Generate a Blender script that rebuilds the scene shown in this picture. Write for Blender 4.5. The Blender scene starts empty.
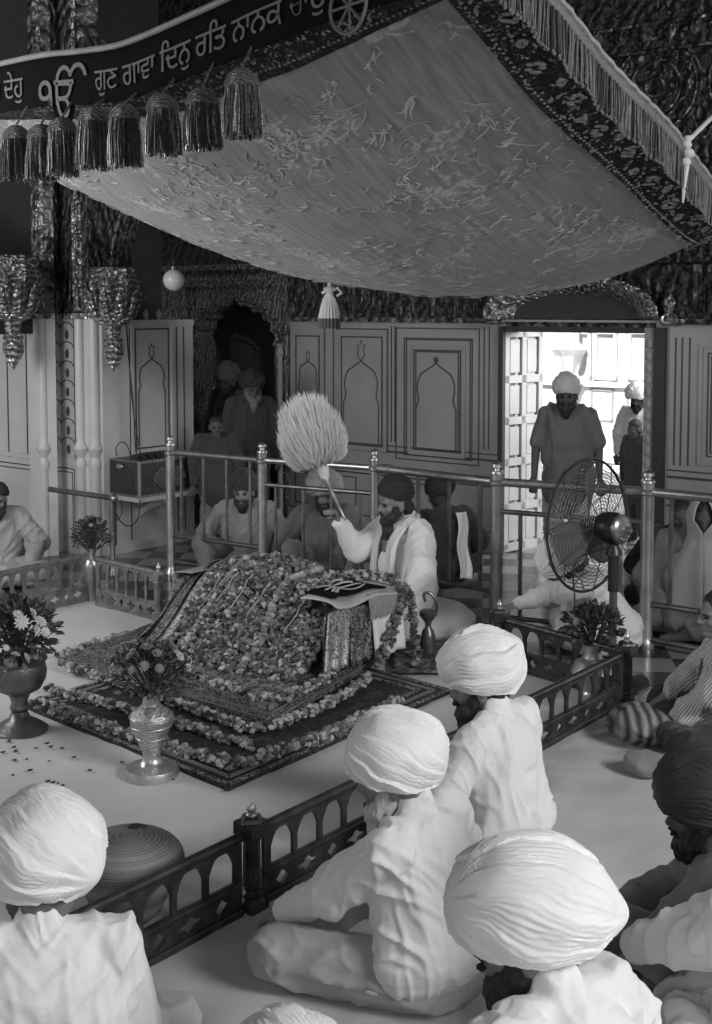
import bpy, bmesh, math, random
import numpy as np
from mathutils import Vector, Matrix, noise
from mathutils.geometry import tessellate_polygon
random.seed(7)
V = Vector
PI = math.pi
scene = bpy.context.scene
COL = scene.collection
sin, cos = math.sin, math.cos

# ---------------------------------------------------------------- camera
FPX, HOR, CAMH, PITCH = 1220.0, 308.0, 2.25, math.radians(4.0)
PY0 = HOR + FPX * math.tan(PITCH)
cd = bpy.data.cameras.new('camera')
cam = bpy.data.objects.new('camera', cd)
COL.objects.link(cam)
cam.location = (0, 0, CAMH)
cam.rotation_euler = (PI / 2 - PITCH, 0, 0)
cd.sensor_width = 36
cd.lens = FPX / 1024 * 36
cd.shift_y = -(512 - PY0) / 1024
cd.clip_end = 200
scene.camera = cam
scene.view_settings.view_transform = 'Standard'
scene.view_settings.look = 'None'
scene.view_settings.gamma = 1
scene.view_settings.use_curve_mapping = False

def ray(px, py):
    a = (px - 356) / FPX; b = (PY0 - py) / FPX
    return V((a, cos(PITCH) + b * sin(PITCH), -sin(PITCH) + b * cos(PITCH)))
def G(px, py, z=0.0):
    d = ray(px, py); t = (z - CAMH) / d.z
    return V((0, 0, CAMH)) + d * t
def P(px, py, Y):
    d = ray(px, py)
    return V((0, 0, CAMH)) + d * (Y / d.y)
def proj(p):
    x, y, z = p[0], p[1], p[2] - CAMH
    f = y * cos(PITCH) - z * sin(PITCH); u = y * sin(PITCH) + z * cos(PITCH)
    return 356 + FPX * x / f, PY0 - FPX * u / f

# ---------------------------------------------------------------- materials
MATS = {}
def mat(name, v, rough=.7, metal=0.0, var=.12, scale=6.0, bump=0.0, bscale=30.0, sheen=0.0, coord='Object', bdist=.01, trans=0.0, stretch=None):
    if name in MATS: return MATS[name]
    m = bpy.data.materials.new(name); m.use_nodes = True
    nt = m.node_tree; N = nt.nodes; L = nt.links
    b = N['Principled BSDF']
    b.inputs['Roughness'].default_value = rough
    b.inputs['Metallic'].default_value = metal
    if sheen: b.inputs['Sheen Weight'].default_value = sheen
    tc = N.new('ShaderNodeTexCoord')
    src = tc.outputs[coord]
    if stretch:
        mp = N.new('ShaderNodeMapping'); mp.inputs['Scale'].default_value = stretch
        L.new(src, mp.inputs[0]); src = mp.outputs[0]
    n = N.new('ShaderNodeTexNoise'); n.inputs['Scale'].default_value = scale; n.inputs['Detail'].default_value = 5
    L.new(src, n.inputs[0])
    r = N.new('ShaderNodeMapRange')
    r.inputs[1].default_value = .3; r.inputs[2].default_value = .7
    r.inputs[3].default_value = v * (1 - var); r.inputs[4].default_value = min(1, v * (1 + var))
    L.new(n.outputs[0], r.inputs[0])
    L.new(r.outputs[0], b.inputs['Base Color'])
    if bump:
        n2 = N.new('ShaderNodeTexNoise'); n2.inputs['Scale'].default_value = bscale; n2.inputs['Detail'].default_value = 6
        L.new(src, n2.inputs[0])
        bp = N.new('ShaderNodeBump'); bp.inputs['Strength'].default_value = bump; bp.inputs['Distance'].default_value = bdist
        L.new(n2.outputs[0], bp.inputs['Height']); L.new(bp.outputs[0], b.inputs['Normal'])
    MATS[name] = m
    return m

def relief(name, lo, hi, rough=.4, metal=.6, scale=14., bump=.9, dist=.03, coord='Object'):
    """embossed gilt work: interlaced scrolls as colour and bump"""
    if name in MATS: return MATS[name]
    m = bpy.data.materials.new(name); m.use_nodes = True
    nt = m.node_tree; N = nt.nodes; L = nt.links; b = N['Principled BSDF']
    b.inputs['Roughness'].default_value = rough; b.inputs['Metallic'].default_value = metal
    tc = N.new('ShaderNodeTexCoord')
    v1 = N.new('ShaderNodeTexVoronoi'); v1.feature = 'DISTANCE_TO_EDGE'; v1.inputs['Scale'].default_value = scale
    nz = N.new('ShaderNodeTexNoise'); nz.inputs['Scale'].default_value = scale * .6; nz.inputs['Detail'].default_value = 4
    mx = N.new('ShaderNodeVectorMath'); mx.operation = 'MULTIPLY_ADD'
    L.new(tc.outputs[coord], nz.inputs[0])
    L.new(nz.outputs[1], mx.inputs[0]); mx.inputs[1].default_value = (.12, .12, .12); L.new(tc.outputs[coord], mx.inputs[2])
    L.new(mx.outputs[0], v1.inputs[0])
    wv = N.new('ShaderNodeTexWave'); wv.wave_type = 'RINGS'; wv.inputs['Scale'].default_value = scale * .35; wv.inputs['Distortion'].default_value = 9
    L.new(tc.outputs[coord], wv.inputs[0])
    ad = N.new('ShaderNodeMath'); ad.operation = 'MULTIPLY_ADD'; ad.inputs[1].default_value = 3.0
    L.new(v1.outputs[0], ad.inputs[0]); L.new(wv.outputs[1], ad.inputs[2])
    r = N.new('ShaderNodeMapRange'); r.inputs[1].default_value = .2; r.inputs[2].default_value = 1.5
    r.inputs[3].default_value = lo; r.inputs[4].default_value = hi
    L.new(ad.outputs[0], r.inputs[0]); L.new(r.outputs[0], b.inputs['Base Color'])
    bp = N.new('ShaderNodeBump'); bp.inputs['Strength'].default_value = bump; bp.inputs['Distance'].default_value = dist
    L.new(ad.outputs[0], bp.inputs['Height']); L.new(bp.outputs[0], b.inputs['Normal'])
    MATS[name] = m
    return m

def speckle(name, base, spot, scale, thr, rough=.8, coord='Object', soft=.05, metal=0.):
    """small woven motifs on a plain ground"""
    if name in MATS: return MATS[name]
    m = bpy.data.materials.new(name); m.use_nodes = True
    nt = m.node_tree; N = nt.nodes; L = nt.links; b = N['Principled BSDF']
    b.inputs['Roughness'].default_value = rough; b.inputs['Metallic'].default_value = metal
    tc = N.new('ShaderNodeTexCoord')
    n = N.new('ShaderNodeTexNoise'); n.inputs['Scale'].default_value = scale; n.inputs['Detail'].default_value = 3; n.inputs['Distortion'].default_value = 1.5
    L.new(tc.outputs[coord], n.inputs[0])
    r = N.new('ShaderNodeMapRange'); r.inputs[1].default_value = thr - soft; r.inputs[2].default_value = thr + soft
    r.inputs[3].default_value = base; r.inputs[4].default_value = spot
    L.new(n.outputs[0], r.inputs[0]); L.new(r.outputs[0], b.inputs['Base Color'])
    bp = N.new('ShaderNodeBump'); bp.inputs['Strength'].default_value = .5; bp.inputs['Distance'].default_value = .005
    L.new(n.outputs[0], bp.inputs['Height']); L.new(bp.outputs[0], b.inputs['Normal'])
    MATS[name] = m
    return m

def stripes(name, lo, hi, scale, axis='X', coord='UV', rough=.8, dist=1.0, detail=2):
    if name in MATS: return MATS[name]
    m = bpy.data.materials.new(name); m.use_nodes = True
    nt = m.node_tree; N = nt.nodes; L = nt.links; b = N['Principled BSDF']
    b.inputs['Roughness'].default_value = rough
    tc = N.new('ShaderNodeTexCoord')
    w = N.new('ShaderNodeTexWave'); w.bands_direction = axis; w.inputs['Scale'].default_value = scale
    w.inputs['Distortion'].default_value = dist; w.inputs['Detail'].default_value = detail
    L.new(tc.outputs[coord], w.inputs[0])
    r = N.new('ShaderNodeMapRange'); r.inputs[3].default_value = lo; r.inputs[4].default_value = hi
    L.new(w.outputs[1], r.inputs[0]); L.new(r.outputs[0], b.inputs['Base Color'])
    bp = N.new('ShaderNodeBump'); bp.inputs['Strength'].default_value = .6; bp.inputs['Distance'].default_value = .006
    L.new(w.outputs[1], bp.inputs['Height']); L.new(bp.outputs[0], b.inputs['Normal'])
    MATS[name] = m
    return m

# ---------------------------------------------------------------- mesh builder
class MB:
    def __init__(s, M=None):
        s.v = []; s.f = []; s.m = []; s.uv = {}; s.M = M; s.mi = 0
    def add(s, vs, fs, mi=None):
        o = len(s.v)
        if s.M is not None: vs = [s.M @ V(p) for p in vs]
        s.v.extend([tuple(p) for p in vs])
        s.f.extend([tuple(i + o for i in f) for f in fs])
        s.m.extend([s.mi if mi is None else mi] * len(fs))
        return o
    def box(s, x0, x1, y0, y1, z0, z1, mi=None):
        vs = [(x, y, z) for x in (x0, x1) for y in (y0, y1) for z in (z0, z1)]
        fs = [(0, 1, 3, 2), (4, 6, 7, 5), (0, 4, 5, 1), (2, 3, 7, 6), (0, 2, 6, 4), (1, 5, 7, 3)]
        s.add(vs, fs, mi)
    def bar(s, p, q, w, h, up=(0, 0, 1), mi=None):
        p = V(p); q = V(q); d = (q - p).normalized(); a = d.cross(V(up)).normalized(); b = a.cross(d)
        vs = [c + a * x * w / 2 + b * y * h / 2 for c in (p, q) for x, y in ((-1, -1), (1, -1), (1, 1), (-1, 1))]
        s.add(vs, [(0, 1, 2, 3), (7, 6, 5, 4), (0, 4, 5, 1), (1, 5, 6, 2), (2, 6, 7, 3), (3, 7, 4, 0)], mi)
    def tube(s, pts, r, n=8, mi=None, closed=False, caps=True, flat=1.0, up=None):
        pts = [V(p) for p in pts]; m = len(pts); vs = []
        rr = r if isinstance(r, (list, tuple)) else [r] * m
        pa = None
        for i, p in enumerate(pts):
            if closed: d = pts[(i + 1) % m] - pts[i - 1]
            else: d = pts[min(i + 1, m - 1)] - pts[max(i - 1, 0)]
            if d.length < 1e-9: d = V((0, 0, 1))
            d.normalize()
            if pa is None:
                ref = V(up) if up else (V((0, 0, 1)) if abs(d.z) < .9 else V((1, 0, 0)))
                a = d.cross(ref).normalized()
            else:
                a = pa - d * pa.dot(d)
                a = a.normalized() if a.length > 1e-6 else d.orthogonal().normalized()
            pa = a; b = d.cross(a)
            for k in range(n):
                t = 2 * PI * k / n
                vs.append(p + a * cos(t) * rr[i] + b * sin(t) * rr[i] * flat)
        fs = []
        for i in range(m if closed else m - 1):
            j = (i + 1) % m
            for k in range(n):
                k2 = (k + 1) % n
                fs.append((i * n + k, i * n + k2, j * n + k2, j * n + k))
        if caps and not closed:
            fs.append(tuple(range(n - 1, -1, -1))); fs.append(tuple(range((m - 1) * n, m * n)))
        s.add(vs, fs, mi)
    def cap(s, p, q, r0, r1, n=12, mi=None):
        """rounded cone"""
        p = V(p); q = V(q); d = q - p; L = max(d.length, 1e-5); d = d / L
        pts = []; rr = []
        for k in range(5):
            t = -PI / 2 + PI / 2 * k / 4
            pts.append(p + d * sin(t) * r0); rr.append(max(cos(t) * r0, 1e-4))
        for k in range(1, 4):
            t = k / 4; pts.append(p.lerp(q, t)); rr.append(r0 + (r1 - r0) * t)
        for k in range(5):
            t = PI / 2 * k / 4
            pts.append(q + d * sin(t) * r1); rr.append(max(cos(t) * r1, 1e-4))
        s.tube(pts, rr, n, mi)
    def lathe(s, prof, c=(0, 0, 0), n=24, mi=None, flute=0, fa=0.0, axis=None, sx=1., sy=1.):
        vs = []; m = len(prof); c = V(c)
        R = axis.to_3x3() if axis is not None else None
        for r, z in prof:
            for k in range(n):
                t = 2 * PI * k / n
                q = r * (1 + fa * cos(flute * t)) if flute else r
                p = V((q * cos(t) * sx, q * sin(t) * sy, z))
                if R is not None: p = R @ p
                vs.append(c + p)
        fs = [(i * n + k, i * n + (k + 1) % n, (i + 1) * n + (k + 1) % n, (i + 1) * n + k) for i in range(m - 1) for k in range(n)]
        if prof[0][0] > 1e-4: fs.append(tuple(range(n - 1, -1, -1)))
        if prof[-1][0] > 1e-4: fs.append(tuple(range((m - 1) * n, m * n)))
        s.add(vs, fs, mi)
    def ell(s, c, r, n=16, R=None, mi=None):
        m = max(6, n // 2); c = V(c); vs = []
        for i in range(m + 1):
            ph = -PI / 2 + PI * i / m
            for k in range(n):
                t = 2 * PI * k / n
                p = V((r[0] * cos(ph) * cos(t), r[1] * cos(ph) * sin(t), r[2] * sin(ph)))
                if R is not None: p = R @ p
                vs.append(c + p)
        fs = [(i * n + k, i * n + (k + 1) % n, (i + 1) * n + (k + 1) % n, (i + 1) * n + k) for i in range(m) for k in range(n)]
        s.add(vs, fs, mi)
    def plate(s, outer, holes=(), y0=0., y1=.02, mi=None):
        """polygon in the local x-z plane with holes, thickness along y"""
        loops = [[V((x, z, 0)) for x, z in outer]] + [[V((x, z, 0)) for x, z in h] for h in holes]
        tris = tessellate_polygon(loops)
        flat = [p for l in loops for p in l]; n = len(flat)
        vs = [(p.x, y0, p.y) for p in flat] + [(p.x, y1, p.y) for p in flat]
        fs = [tuple(t) for t in tris] + [tuple(i + n for i in reversed(t)) for t in tris]
        o = 0
        for l in loops:
            k = len(l)
            for i in range(k):
                j = (i + 1) % k; fs.append((o + i, o + j, n + o + j, n + o + i))
            o += k
        s.add(vs, fs, mi)
    def grid(s, fn, nu, nv, mi=None, uv=True, thick=0.):
        vs = []; uvs = []
        for i in range(nu + 1):
            for j in range(nv + 1):
                vs.append(fn(i / nu, j / nv)); uvs.append((i / nu, j / nv))
        o = s.add(vs, [(i * (nv + 1) + j, (i + 1) * (nv + 1) + j, (i + 1) * (nv + 1) + j + 1, i * (nv + 1) + j + 1) for i in range(nu) for j in range(nv)], mi)
        for k, t in enumerate(uvs): s.uv[o + k] = t
    def inst(s, tv, tf, M, mi=None):
        """numpy template copy"""
        o = len(s.v); w = tv @ np.array(M.to_3x3()).T + np.array(M.translation)
        s.v.extend(map(tuple, w.tolist())); s.f.extend([tuple(i + o for i in f) for f in tf]); s.m.extend([s.mi if mi is None else mi] * len(tf))
    def mesh(s, name):
        me = bpy.data.meshes.new(name); me.from_pydata(s.v, [], s.f)
        me.polygons.foreach_set('material_index', s.m)
        if s.uv:
            u = me.uv_layers.new(name='UVMap'); li = np.zeros(len(me.loops), int); me.loops.foreach_get('vertex_index', li)
            a = np.zeros((len(s.v), 2)); 
            for k, t in s.uv.items(): a[k] = t
            u.data.foreach_set('uv', a[li].ravel())
        bm = bmesh.new(); bm.from_mesh(me); bmesh.ops.recalc_face_normals(bm, faces=bm.faces); bm.to_mesh(me); bm.free()
        return me
    def build(s, name, mats, parent=None, smooth=True, world=False, solid=0.):
        me = s.mesh(name)
        return link(name, me, mats, parent, smooth, world, solid)

def link(name, me, mats, parent=None, smooth=True, world=False, solid=0.):
    if not isinstance(mats, (list, tuple)): mats = [mats]
    if not me.materials:
        for m in mats: me.materials.append(m)
    if smooth:
        me.polygons.foreach_set('use_smooth', [True] * len(me.polygons))
        try: me.set_sharp_from_angle(angle=math.radians(42))
        except Exception: pass
    o = bpy.data.objects.new(name, me); COL.objects.link(o)
    if parent is not None:
        o.parent = parent
        if world: o.matrix_parent_inverse = wm(parent).inverted()
    if solid:
        md = o.modifiers.new('thickness', 'SOLIDIFY'); md.thickness = solid; md.offset = 0
    return o

def wm(o):
    M = Matrix.LocRotScale(o.location, o.rotation_euler, o.scale)
    return wm(o.parent) @ o.matrix_parent_inverse @ M if o.parent else M

def tag(o, label=None, cat=None, group=None, kind=None):
    if label: o['label'] = label
    if cat: o['category'] = cat
    if group: o['group'] = group
    if kind: o['kind'] = kind
    return o
def thing(name, label, cat, loc=(0, 0, 0), rz=0., group=None):
    o = bpy.data.objects.new(name, None); COL.objects.link(o); o.empty_display_size = .1
    o.location = loc; o.rotation_euler = (0, 0, rz)
    return tag(o, label, cat, group)
def dup(o, loc=None, rz=None, label=None, parent=None):
    c = o.copy(); COL.objects.link(c)
    if parent is not None: c.parent = parent
    for ch in list(o.children):
        dup(ch, parent=c)
    if loc is not None: c.location = loc
    if rz is not None: c.rotation_euler = (0, 0, rz)
    if label: c['label'] = label
    return c

def spline(pts, n=8, closed=False):
    pts = [V(p) if len(p) == 3 else V((p[0], p[1], 0)) for p in pts]; out = []
    m = len(pts)
    for i in range(m if closed else m - 1):
        if closed: a, b, c, d = pts[i - 1], pts[i], pts[(i + 1) % m], pts[(i + 2) % m]
        else: a, b, c, d = pts[max(i - 1, 0)], pts[i], pts[i + 1], pts[min(i + 2, m - 1)]
        for k in range(n):
            t = k / n
            out.append(.5 * ((2 * b) + (c - a) * t + (2 * a - 5 * b + 4 * c - d) * t * t + (3 * b - a - 3 * c + d) * t ** 3))
    if not closed: out.append(pts[-1])
    return out
def interp(x, xs, ys):
    return float(np.interp(x, xs, ys))
def smooth(a, b, x):
    t = max(0., min(1., (x - a) / (b - a))); return t * t * (3 - 2 * t)

EA = V((.635, .773, 0)); EB = V((.773, -.635, 0))     # the two directions of the square room

def ico(sub, jit, seed, sx=1, sz=1):
    bm = bmesh.new(); bmesh.ops.create_icosphere(bm, subdivisions=sub, radius=1)
    rnd = random.Random(seed); vs = []
    for v in bm.verts:
        k = 1 + rnd.uniform(-jit, jit * .6); vs.append((v.co.x * k * sx, v.co.y * k, v.co.z * k * sz))
    fs = [tuple(x.index for x in f.verts) for f in bm.faces]; bm.free()
    return np.array(vs), fs
BLOOM = [ico(2, .30, i, 1, .72) for i in range(6)]
BLOOM_S = [ico(1, .25, i, 1, .8) for i in range(6)]
def rot_rand(rnd, up=None):
    return Matrix.Rotation(rnd.uniform(0, 6.28), 4, 'Z') @ Matrix.Rotation(rnd.uniform(-.7, .7), 4, 'X') @ Matrix.Rotation(rnd.uniform(-.7, .7), 4, 'Y')
# ---------------------------------------------------------------- materials used by the place
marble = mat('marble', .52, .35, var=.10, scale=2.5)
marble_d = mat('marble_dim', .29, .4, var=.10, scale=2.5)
inlay = mat('inlay', .05, .5)
gilt = relief('gilt_relief', .03, .20, .42, .55, 9., .8, .03)
gilt_fine = relief('gilt_fine', .05, .34, .36, .6, 26., .9, .012)
gilt_bright = relief('gilt_bright', .20, .62, .3, .8, 16., .9, .02)
gilt_dark = relief('gilt_dark', .015, .085, .5, .4, 12., .7, .02)
brass = mat('brass', .42, .3, .85, var=.25, scale=9, bump=.15, bscale=60)
brass_d = mat('brass_dark', .17, .36, .75, var=.35, scale=12, bump=.2, bscale=60)
silver = mat('silver', .55, .36, .85, var=.2, scale=20, bump=.35, bscale=90, bdist=.004)
dark = mat('dark', .03, .6)
black_cloth = mat('black_cloth', .010, .95); black_cloth.node_tree.nodes['Principled BSDF'].inputs['Specular IOR Level'].default_value = .08
sheet_m = mat('sheet_cotton', .58, .9, var=.05, scale=3, bump=.35, bscale=5, bdist=.03)
wood_w = mat('painted_wood', .62, .5, var=.06)

def frame(O, e):
    """wall frame: local x along e, local y out of the wall towards the room, z up"""
    e = V(e).normalized(); n = V((e.y, -e.x, 0))
    if n.dot(-V((O[0], O[1], 0))) < 0: n = -n
    return Matrix(((e.x, n.x, 0, O[0]), (e.y, n.y, 0, O[1]), (0, 0, 1, 0), (0, 0, 0, 1)))
def onwall(M, px, py):
    O = M.translation; n = V((M[0][1], M[1][1], 0)); e = V((M[0][0], M[1][0], 0))
    d = ray(px, py); c = V((0, 0, CAMH)); t = (O - c).dot(n) / d.dot(n); q = c + d * t
    return (q - O).dot(e), q.z

def rectline(mb, M, x0, x1, yt, yb, w=.014, h=.004, y=0.0, mi=1):
    xc = (x0 + x1) / 2
    s0, _ = onwall(M, x0, yt); s1, _ = onwall(M, x1, yt); zt = onwall(M, xc, yt)[1]; zb = onwall(M, xc, yb)[1]
    for a, b, c, d in ((s0, s1, zt, zt), (s0, s1, zb, zb), (s0, s0, zb, zt), (s1, s1, zb, zt)):
        mb.box(min(a, b) - w / 2, max(a, b) + w / 2, y, y + h, min(c, d) - w / 2, max(c, d) + w / 2, mi)
    return s0, s1, zb, zt
def raised(mb, s0, s1, z0, z1, w, h, y=0., mi=0):
    """a picture-frame moulding"""
    mb.box(s0 - w, s0, y, y + h, z0 - w, z1 + w, mi); mb.box(s1, s1 + w, y, y + h, z0 - w, z1 + w, mi)
    mb.box(s0, s1, y, y + h, z1, z1 + w, mi); mb.box(s0, s1, y, y + h, z0 - w, z0, mi)
HALF = [(-1.0, 1.0), (-.86, .80), (-.93, .62), (-.9, .42), (-.74, .24), (-.52, .17), (-.38, .12), (-.2, .07), (0, 0)]
def inlay_arch(mb, xc, zt, hw, hh, zb, finial, w=.007, y=.001):
    pts = [(xc - hw, y, zb)] + [(xc + a * hw, y, zt - b * hh) for a, b in HALF]
    pts += [(xc - a * hw, y, zt - b * hh) for a, b in HALF[-2::-1]] + [(xc + hw, y, zb)]
    mb.tube(spline(pts[1:-1], 4), w, 6, 1, flat=1)
    mb.tube([pts[0], pts[1]], w, 6, 1); mb.tube([pts[-2], pts[-1]], w, 6, 1)
    if finial == 'bud':
        k = hh * .34
        q = [(0, 0), (-.34, .45), (-.2, .75), (-.36, 1.15), (-.12, 1.1), (0, 1.45), (.12, 1.1), (.36, 1.15), (.2, .75), (.34, .45), (0, 0)]
        mb.tube([(xc + a * k, y, zt + b * k) for a, b in q], w * .8, 6, 1)
    else:
        mb.ell((xc, y, zt + .035), (.03, .006, .03), 10, mi=1)
def cusped(x0, x1, zs, zt, n=7, lobe=.05, m=6, rise=1.0):
    """scalloped pointed arch outline from (x0,zs) over (.., zt) to (x1,zs)"""
    xc = (x0 + x1) / 2; hw = (x1 - x0) / 2; pts = []
    N = n * m
    for i in range(N + 1):
        t = i / N; th = PI * (1 - t)
        r = abs(cos(th)); x = cos(th); z = sin(th) ** .85
        z = z + .12 * max(0, 1 - abs(x) * 3.5)
        k = 1 - lobe / hw * (1 - abs(sin(PI * t * n))) 
        pts.append((xc + x * hw * k, zs + z * (zt - zs) / 1.12 * k))
    return pts

# floor ------------------------------------------------------------------
def floor_mat():
    m = bpy.data.materials.new('marble_floor'); m.use_nodes = True
    N = m.node_tree.nodes; L = m.node_tree.links; b = N['Principled BSDF']; b.inputs['Roughness'].default_value = .22
    tc = N.new('ShaderNodeTexCoord'); mp = N.new('ShaderNodeMapping'); mp.inputs['Rotation'].default_value = (0, 0, math.radians(51 + 45)); mp.inputs['Scale'].default_value = (1, 1, 1)
    L.new(tc.outputs['Object'], mp.inputs[0])
    ck = N.new('ShaderNodeTexChecker'); ck.inputs['Scale'].default_value = 3.3
    ck.inputs[1].default_value = (.20, .20, .20, 1); ck.inputs[2].default_value = (.04, .04, .04, 1)
    L.new(mp.outputs[0], ck.inputs[0]); L.new(ck.outputs[0], b.inputs['Base Color'])
    return m
mb = MB(); mb.grid(lambda u, v: (-9 + 18 * u, -3 + 19 * v, 0), 2, 2)
fl = mb.build('floor', floor_mat(), smooth=False, solid=.0); tag(fl, kind='structure')
fl.modifiers.new('thickness', 'SOLIDIFY').thickness = .1

# back wall with the doorway and the niche --------------------------------
W3 = frame(G(504, 554), (.787, -.617, 0))
sL, _ = onwall(W3, 180, 400); sL -= 1.8
zTop = onwall(W3, 440, 321)[1]
dl, dr = 0.0, onwall(W3, 655, 400)[0]
dz = onwall(W3, 590, 327)[1]
nl, nr = onwall(W3, 195, 400)[0], onwall(W3, 278, 400)[0]
nzs, nzt = onwall(W3, 236, 345)[1], onwall(W3, 236, 298)[1]
arch = cusped(nl, nr, nzs, nzt, 9, .05)
SR = 4.2; WH = 6.2
outer = [(sL, 0), (nl, 0)] + arch + [(nr, 0), (dl, 0), (dl, dz), (dr, dz), (dr, 0), (SR, 0), (SR, zTop), (sL, zTop)]
def clean(l):
    o = []
    for p in l:
        if not o or (abs(p[0] - o[-1][0]) + abs(p[1] - o[-1][1])) > 1e-4: o.append(p)
    return o
mb = MB(W3)
# lower wall in pieces so each plate stays simple
aL = [(sL, 0)] + [(nl, 0)] + [p for p in arch if p[0] <= (nl + nr) / 2 + 1e-5] + [((nl + nr) / 2, 2.72), (sL, 2.72)]
aR = [((nl + nr) / 2, 2.72)] + [p for p in arch if p[0] >= (nl + nr) / 2 - 1e-5] + [(nr, 0), (nr + .12, 0), (nr + .12, 2.72)]
mb.plate(clean(aL), (), -.28, 0, 2); mb.plate(clean(aR), (), -.28, 0, 2)
mb.box(nr + .12, dl, -.28, 0, 0, zTop, 0)
mb.box(dr + .0, SR, -.28, 0, 0, zTop, 0)
# upper zone
mb.box(nr + .12, SR, -.28, 0, zTop + .0, WH, 3); mb.box(sL, nr + .12, -.28, 0, 2.72, WH, 3)
mb.box(dl, dr, -.28, 0, dz + .0, zTop, 4)
# cornice line over the marble, plinth and lower inlay lines
mb.box(nr + .12, dl, 0, .035, zTop - .015, zTop + .03, 4); mb.box(dr + .12, SR, 0, .035, zTop - .015, zTop + .03, 4)
for a, b in ((nr + .12, dl - .04), (dr + .12, SR)):
    mb.box(a, b, 0, .03, 0, .16, 0)
    for z, w in ((.18, .012), (.60, .016), (.66, .012), (.84, .02), (.90, .012)): mb.box(a, b, 0, .004, z, z + w, 1)
    for z0, z1 in ((.24, .56),):
        k = a + .12
        while k + .9 < b:
            for (p, q, r_, t) in ((k, k + .8, z0, z0), (k, k + .8, z1, z1), (k, k, z0, z1), (k + .8, k + .8, z0, z1)):
                mb.box(p - .006, q + .006, 0, .004, r_ - .006, t + .006, 1)
            k += 1.0
# niche surround: gilt frame face and slender side columns
fr = cusped(nl - .02, nr + .02, nzs, nzt + .03, 9, .05)
# marble panels with inlaid arches
def panel(x0, x1, yt, yb, xa, xb, yta, ybt, fin, extra=()):
    s0, s1, z0, z1 = rectline(mb, W3, x0, x1, yt, yb)
    raised(mb, s0 - .03, s1 + .03, z0 - .02, z1 + .03, .03, .014)
    for e in extra: rectline(mb, W3, *e, w=.012)
    xc = (xa + xb) / 2
    a, zt = onwall(W3, xc, yta); hw = (onwall(W3, xb, 400)[0] - onwall(W3, xa, 400)[0]) / 2
    zb = onwall(W3, xc, ybt)[1]
    inlay_arch(mb, a, zt, hw, hw * 1.9, zb, fin)
panel(296, 319, 336, 445, 299, 317, 361, 445, 'bud')
panel(341.6, 382, 337, 445, 343.5, 378.5, 361, 445, 'bud', [(337, 388, 329, 450)])
panel(414, 460.5, 350.5, 451, 416, 456, 363.5, 451, 'dot', [(406.5, 470.5, 340, 456), (404.5, 472.5, 338.6, 457.5), (396.5, 479.5, 328.5, 462), (416, 458.5, 352, 449.5)])
for x in (290, 325, 333.5, 391.5, 395, 484, 489):
    a = onwall(W3, x, 400)[0]; mb.box(a - .006, a + .006, 0, .004, .95, zTop - .05, 1)
# right of the door
for x in (675, 681.5, 689):
    a = onwall(W3, x, 400)[0]; mb.box(a - .007, a + .007, 0, .004, .95, zTop - .12, 1)
a0 = onwall(W3, 700, 400)[0]
for i, d in enumerate((0, .06, .09, .15)):
    z1 = 1.95 - d; mb.box(a0 + d, a0 + d + .012, 0, .004, .98 + d, z1, 1); mb.box(a0 + d, a0 + 1.1 - d, 0, .004, z1 - .012, z1, 1); mb.box(a0 + 1.1 - d, a0 + 1.112 - d, 0, .004, .98 + d, z1, 1); mb.box(a0 + d, a0 + 1.1 - d, 0, .004, .98 + d, .99 + d, 1)
raised(mb, a0 + .02, a0 + 1.09, 1.0, 1.93, .03, .014)
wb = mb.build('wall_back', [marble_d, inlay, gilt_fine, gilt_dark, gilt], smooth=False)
tag(wb, kind='structure')

# upper frieze: mouldings, row of leaf motifs, medallions
mb = MB(W3)
z1 = onwall(W3, 712, 10)[1]; z2 = onwall(W3, 712, 38)[1]
for z in (z1, z2): mb.box(nr + .2 - 2.4, SR, 0, .06, z - .03, z + .03, 0); mb.box(-4.5, SR, 0, .035, z - .055, z - .03, 1)
mb.box(-4.5, SR, 0, .05, 3.05, 3.1, 0); mb.box(-4.5, SR, 0, .04, 2.62, 2.66, 0)
s = -4.4
while s < SR:
    zc = (z1 + z2) / 2; h = (z1 - z2) * .42
    pts = [(s + .0, zc - h), (s + .05, zc - h * .3), (s + .04, zc + h * .5), (s, zc + h), (s - .04, zc + h * .5), (s - .05, zc - h * .3)]
    mb.plate(pts, (), 0, .03, 1)
    mb.ell((s, .03, zc), (.02, .012, h * .5), 8, mi=1)
    mb.ell((s + .11, .0, zc), (.035, .02, .035), 8, mi=0)
    s += .22
for c in (onwall(W3, 655, 85)[0] - 1.72 * 3, onwall(W3, 655, 85)[0] - 1.72 * 2, onwall(W3, 655, 85)[0] - 1.72, onwall(W3, 655, 85)[0] - .86, onwall(W3, 655, 85)[0], onwall(W3, 655, 85)[0] + .86, onwall(W3, 655, 85)[0] + 1.72):
    zc = onwall(W3, 655, 85)[1] - .02
    for r in (.40, .36, .22, .08):
        mb.tube([(c + r * cos(t * PI / 16), .0, zc + r * sin(t * PI / 16)) for t in range(32)], .014, 6, 1, closed=True)
    for k in range(12):
        t = k * PI / 6; mb.ell((c + .29 * cos(t), .0, zc + .29 * sin(t)), (.045, .02, .045), 8, mi=1)
        mb.ell((c + .15 * cos(t), .0, zc + .15 * sin(t)), (.022, .016, .022), 6, mi=1)
    for sx in (-1, 1):
        for sz in (-1, 1): mb.tube([(c + sx * (.42 + .05 * q), 0, zc + sz * (.45 - .04 * q * q)) for q in range(4)], .012, 6, 1)
tag(mb.build('trim_frieze', [gilt_dark, gilt], smooth=True), kind='structure')
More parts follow.
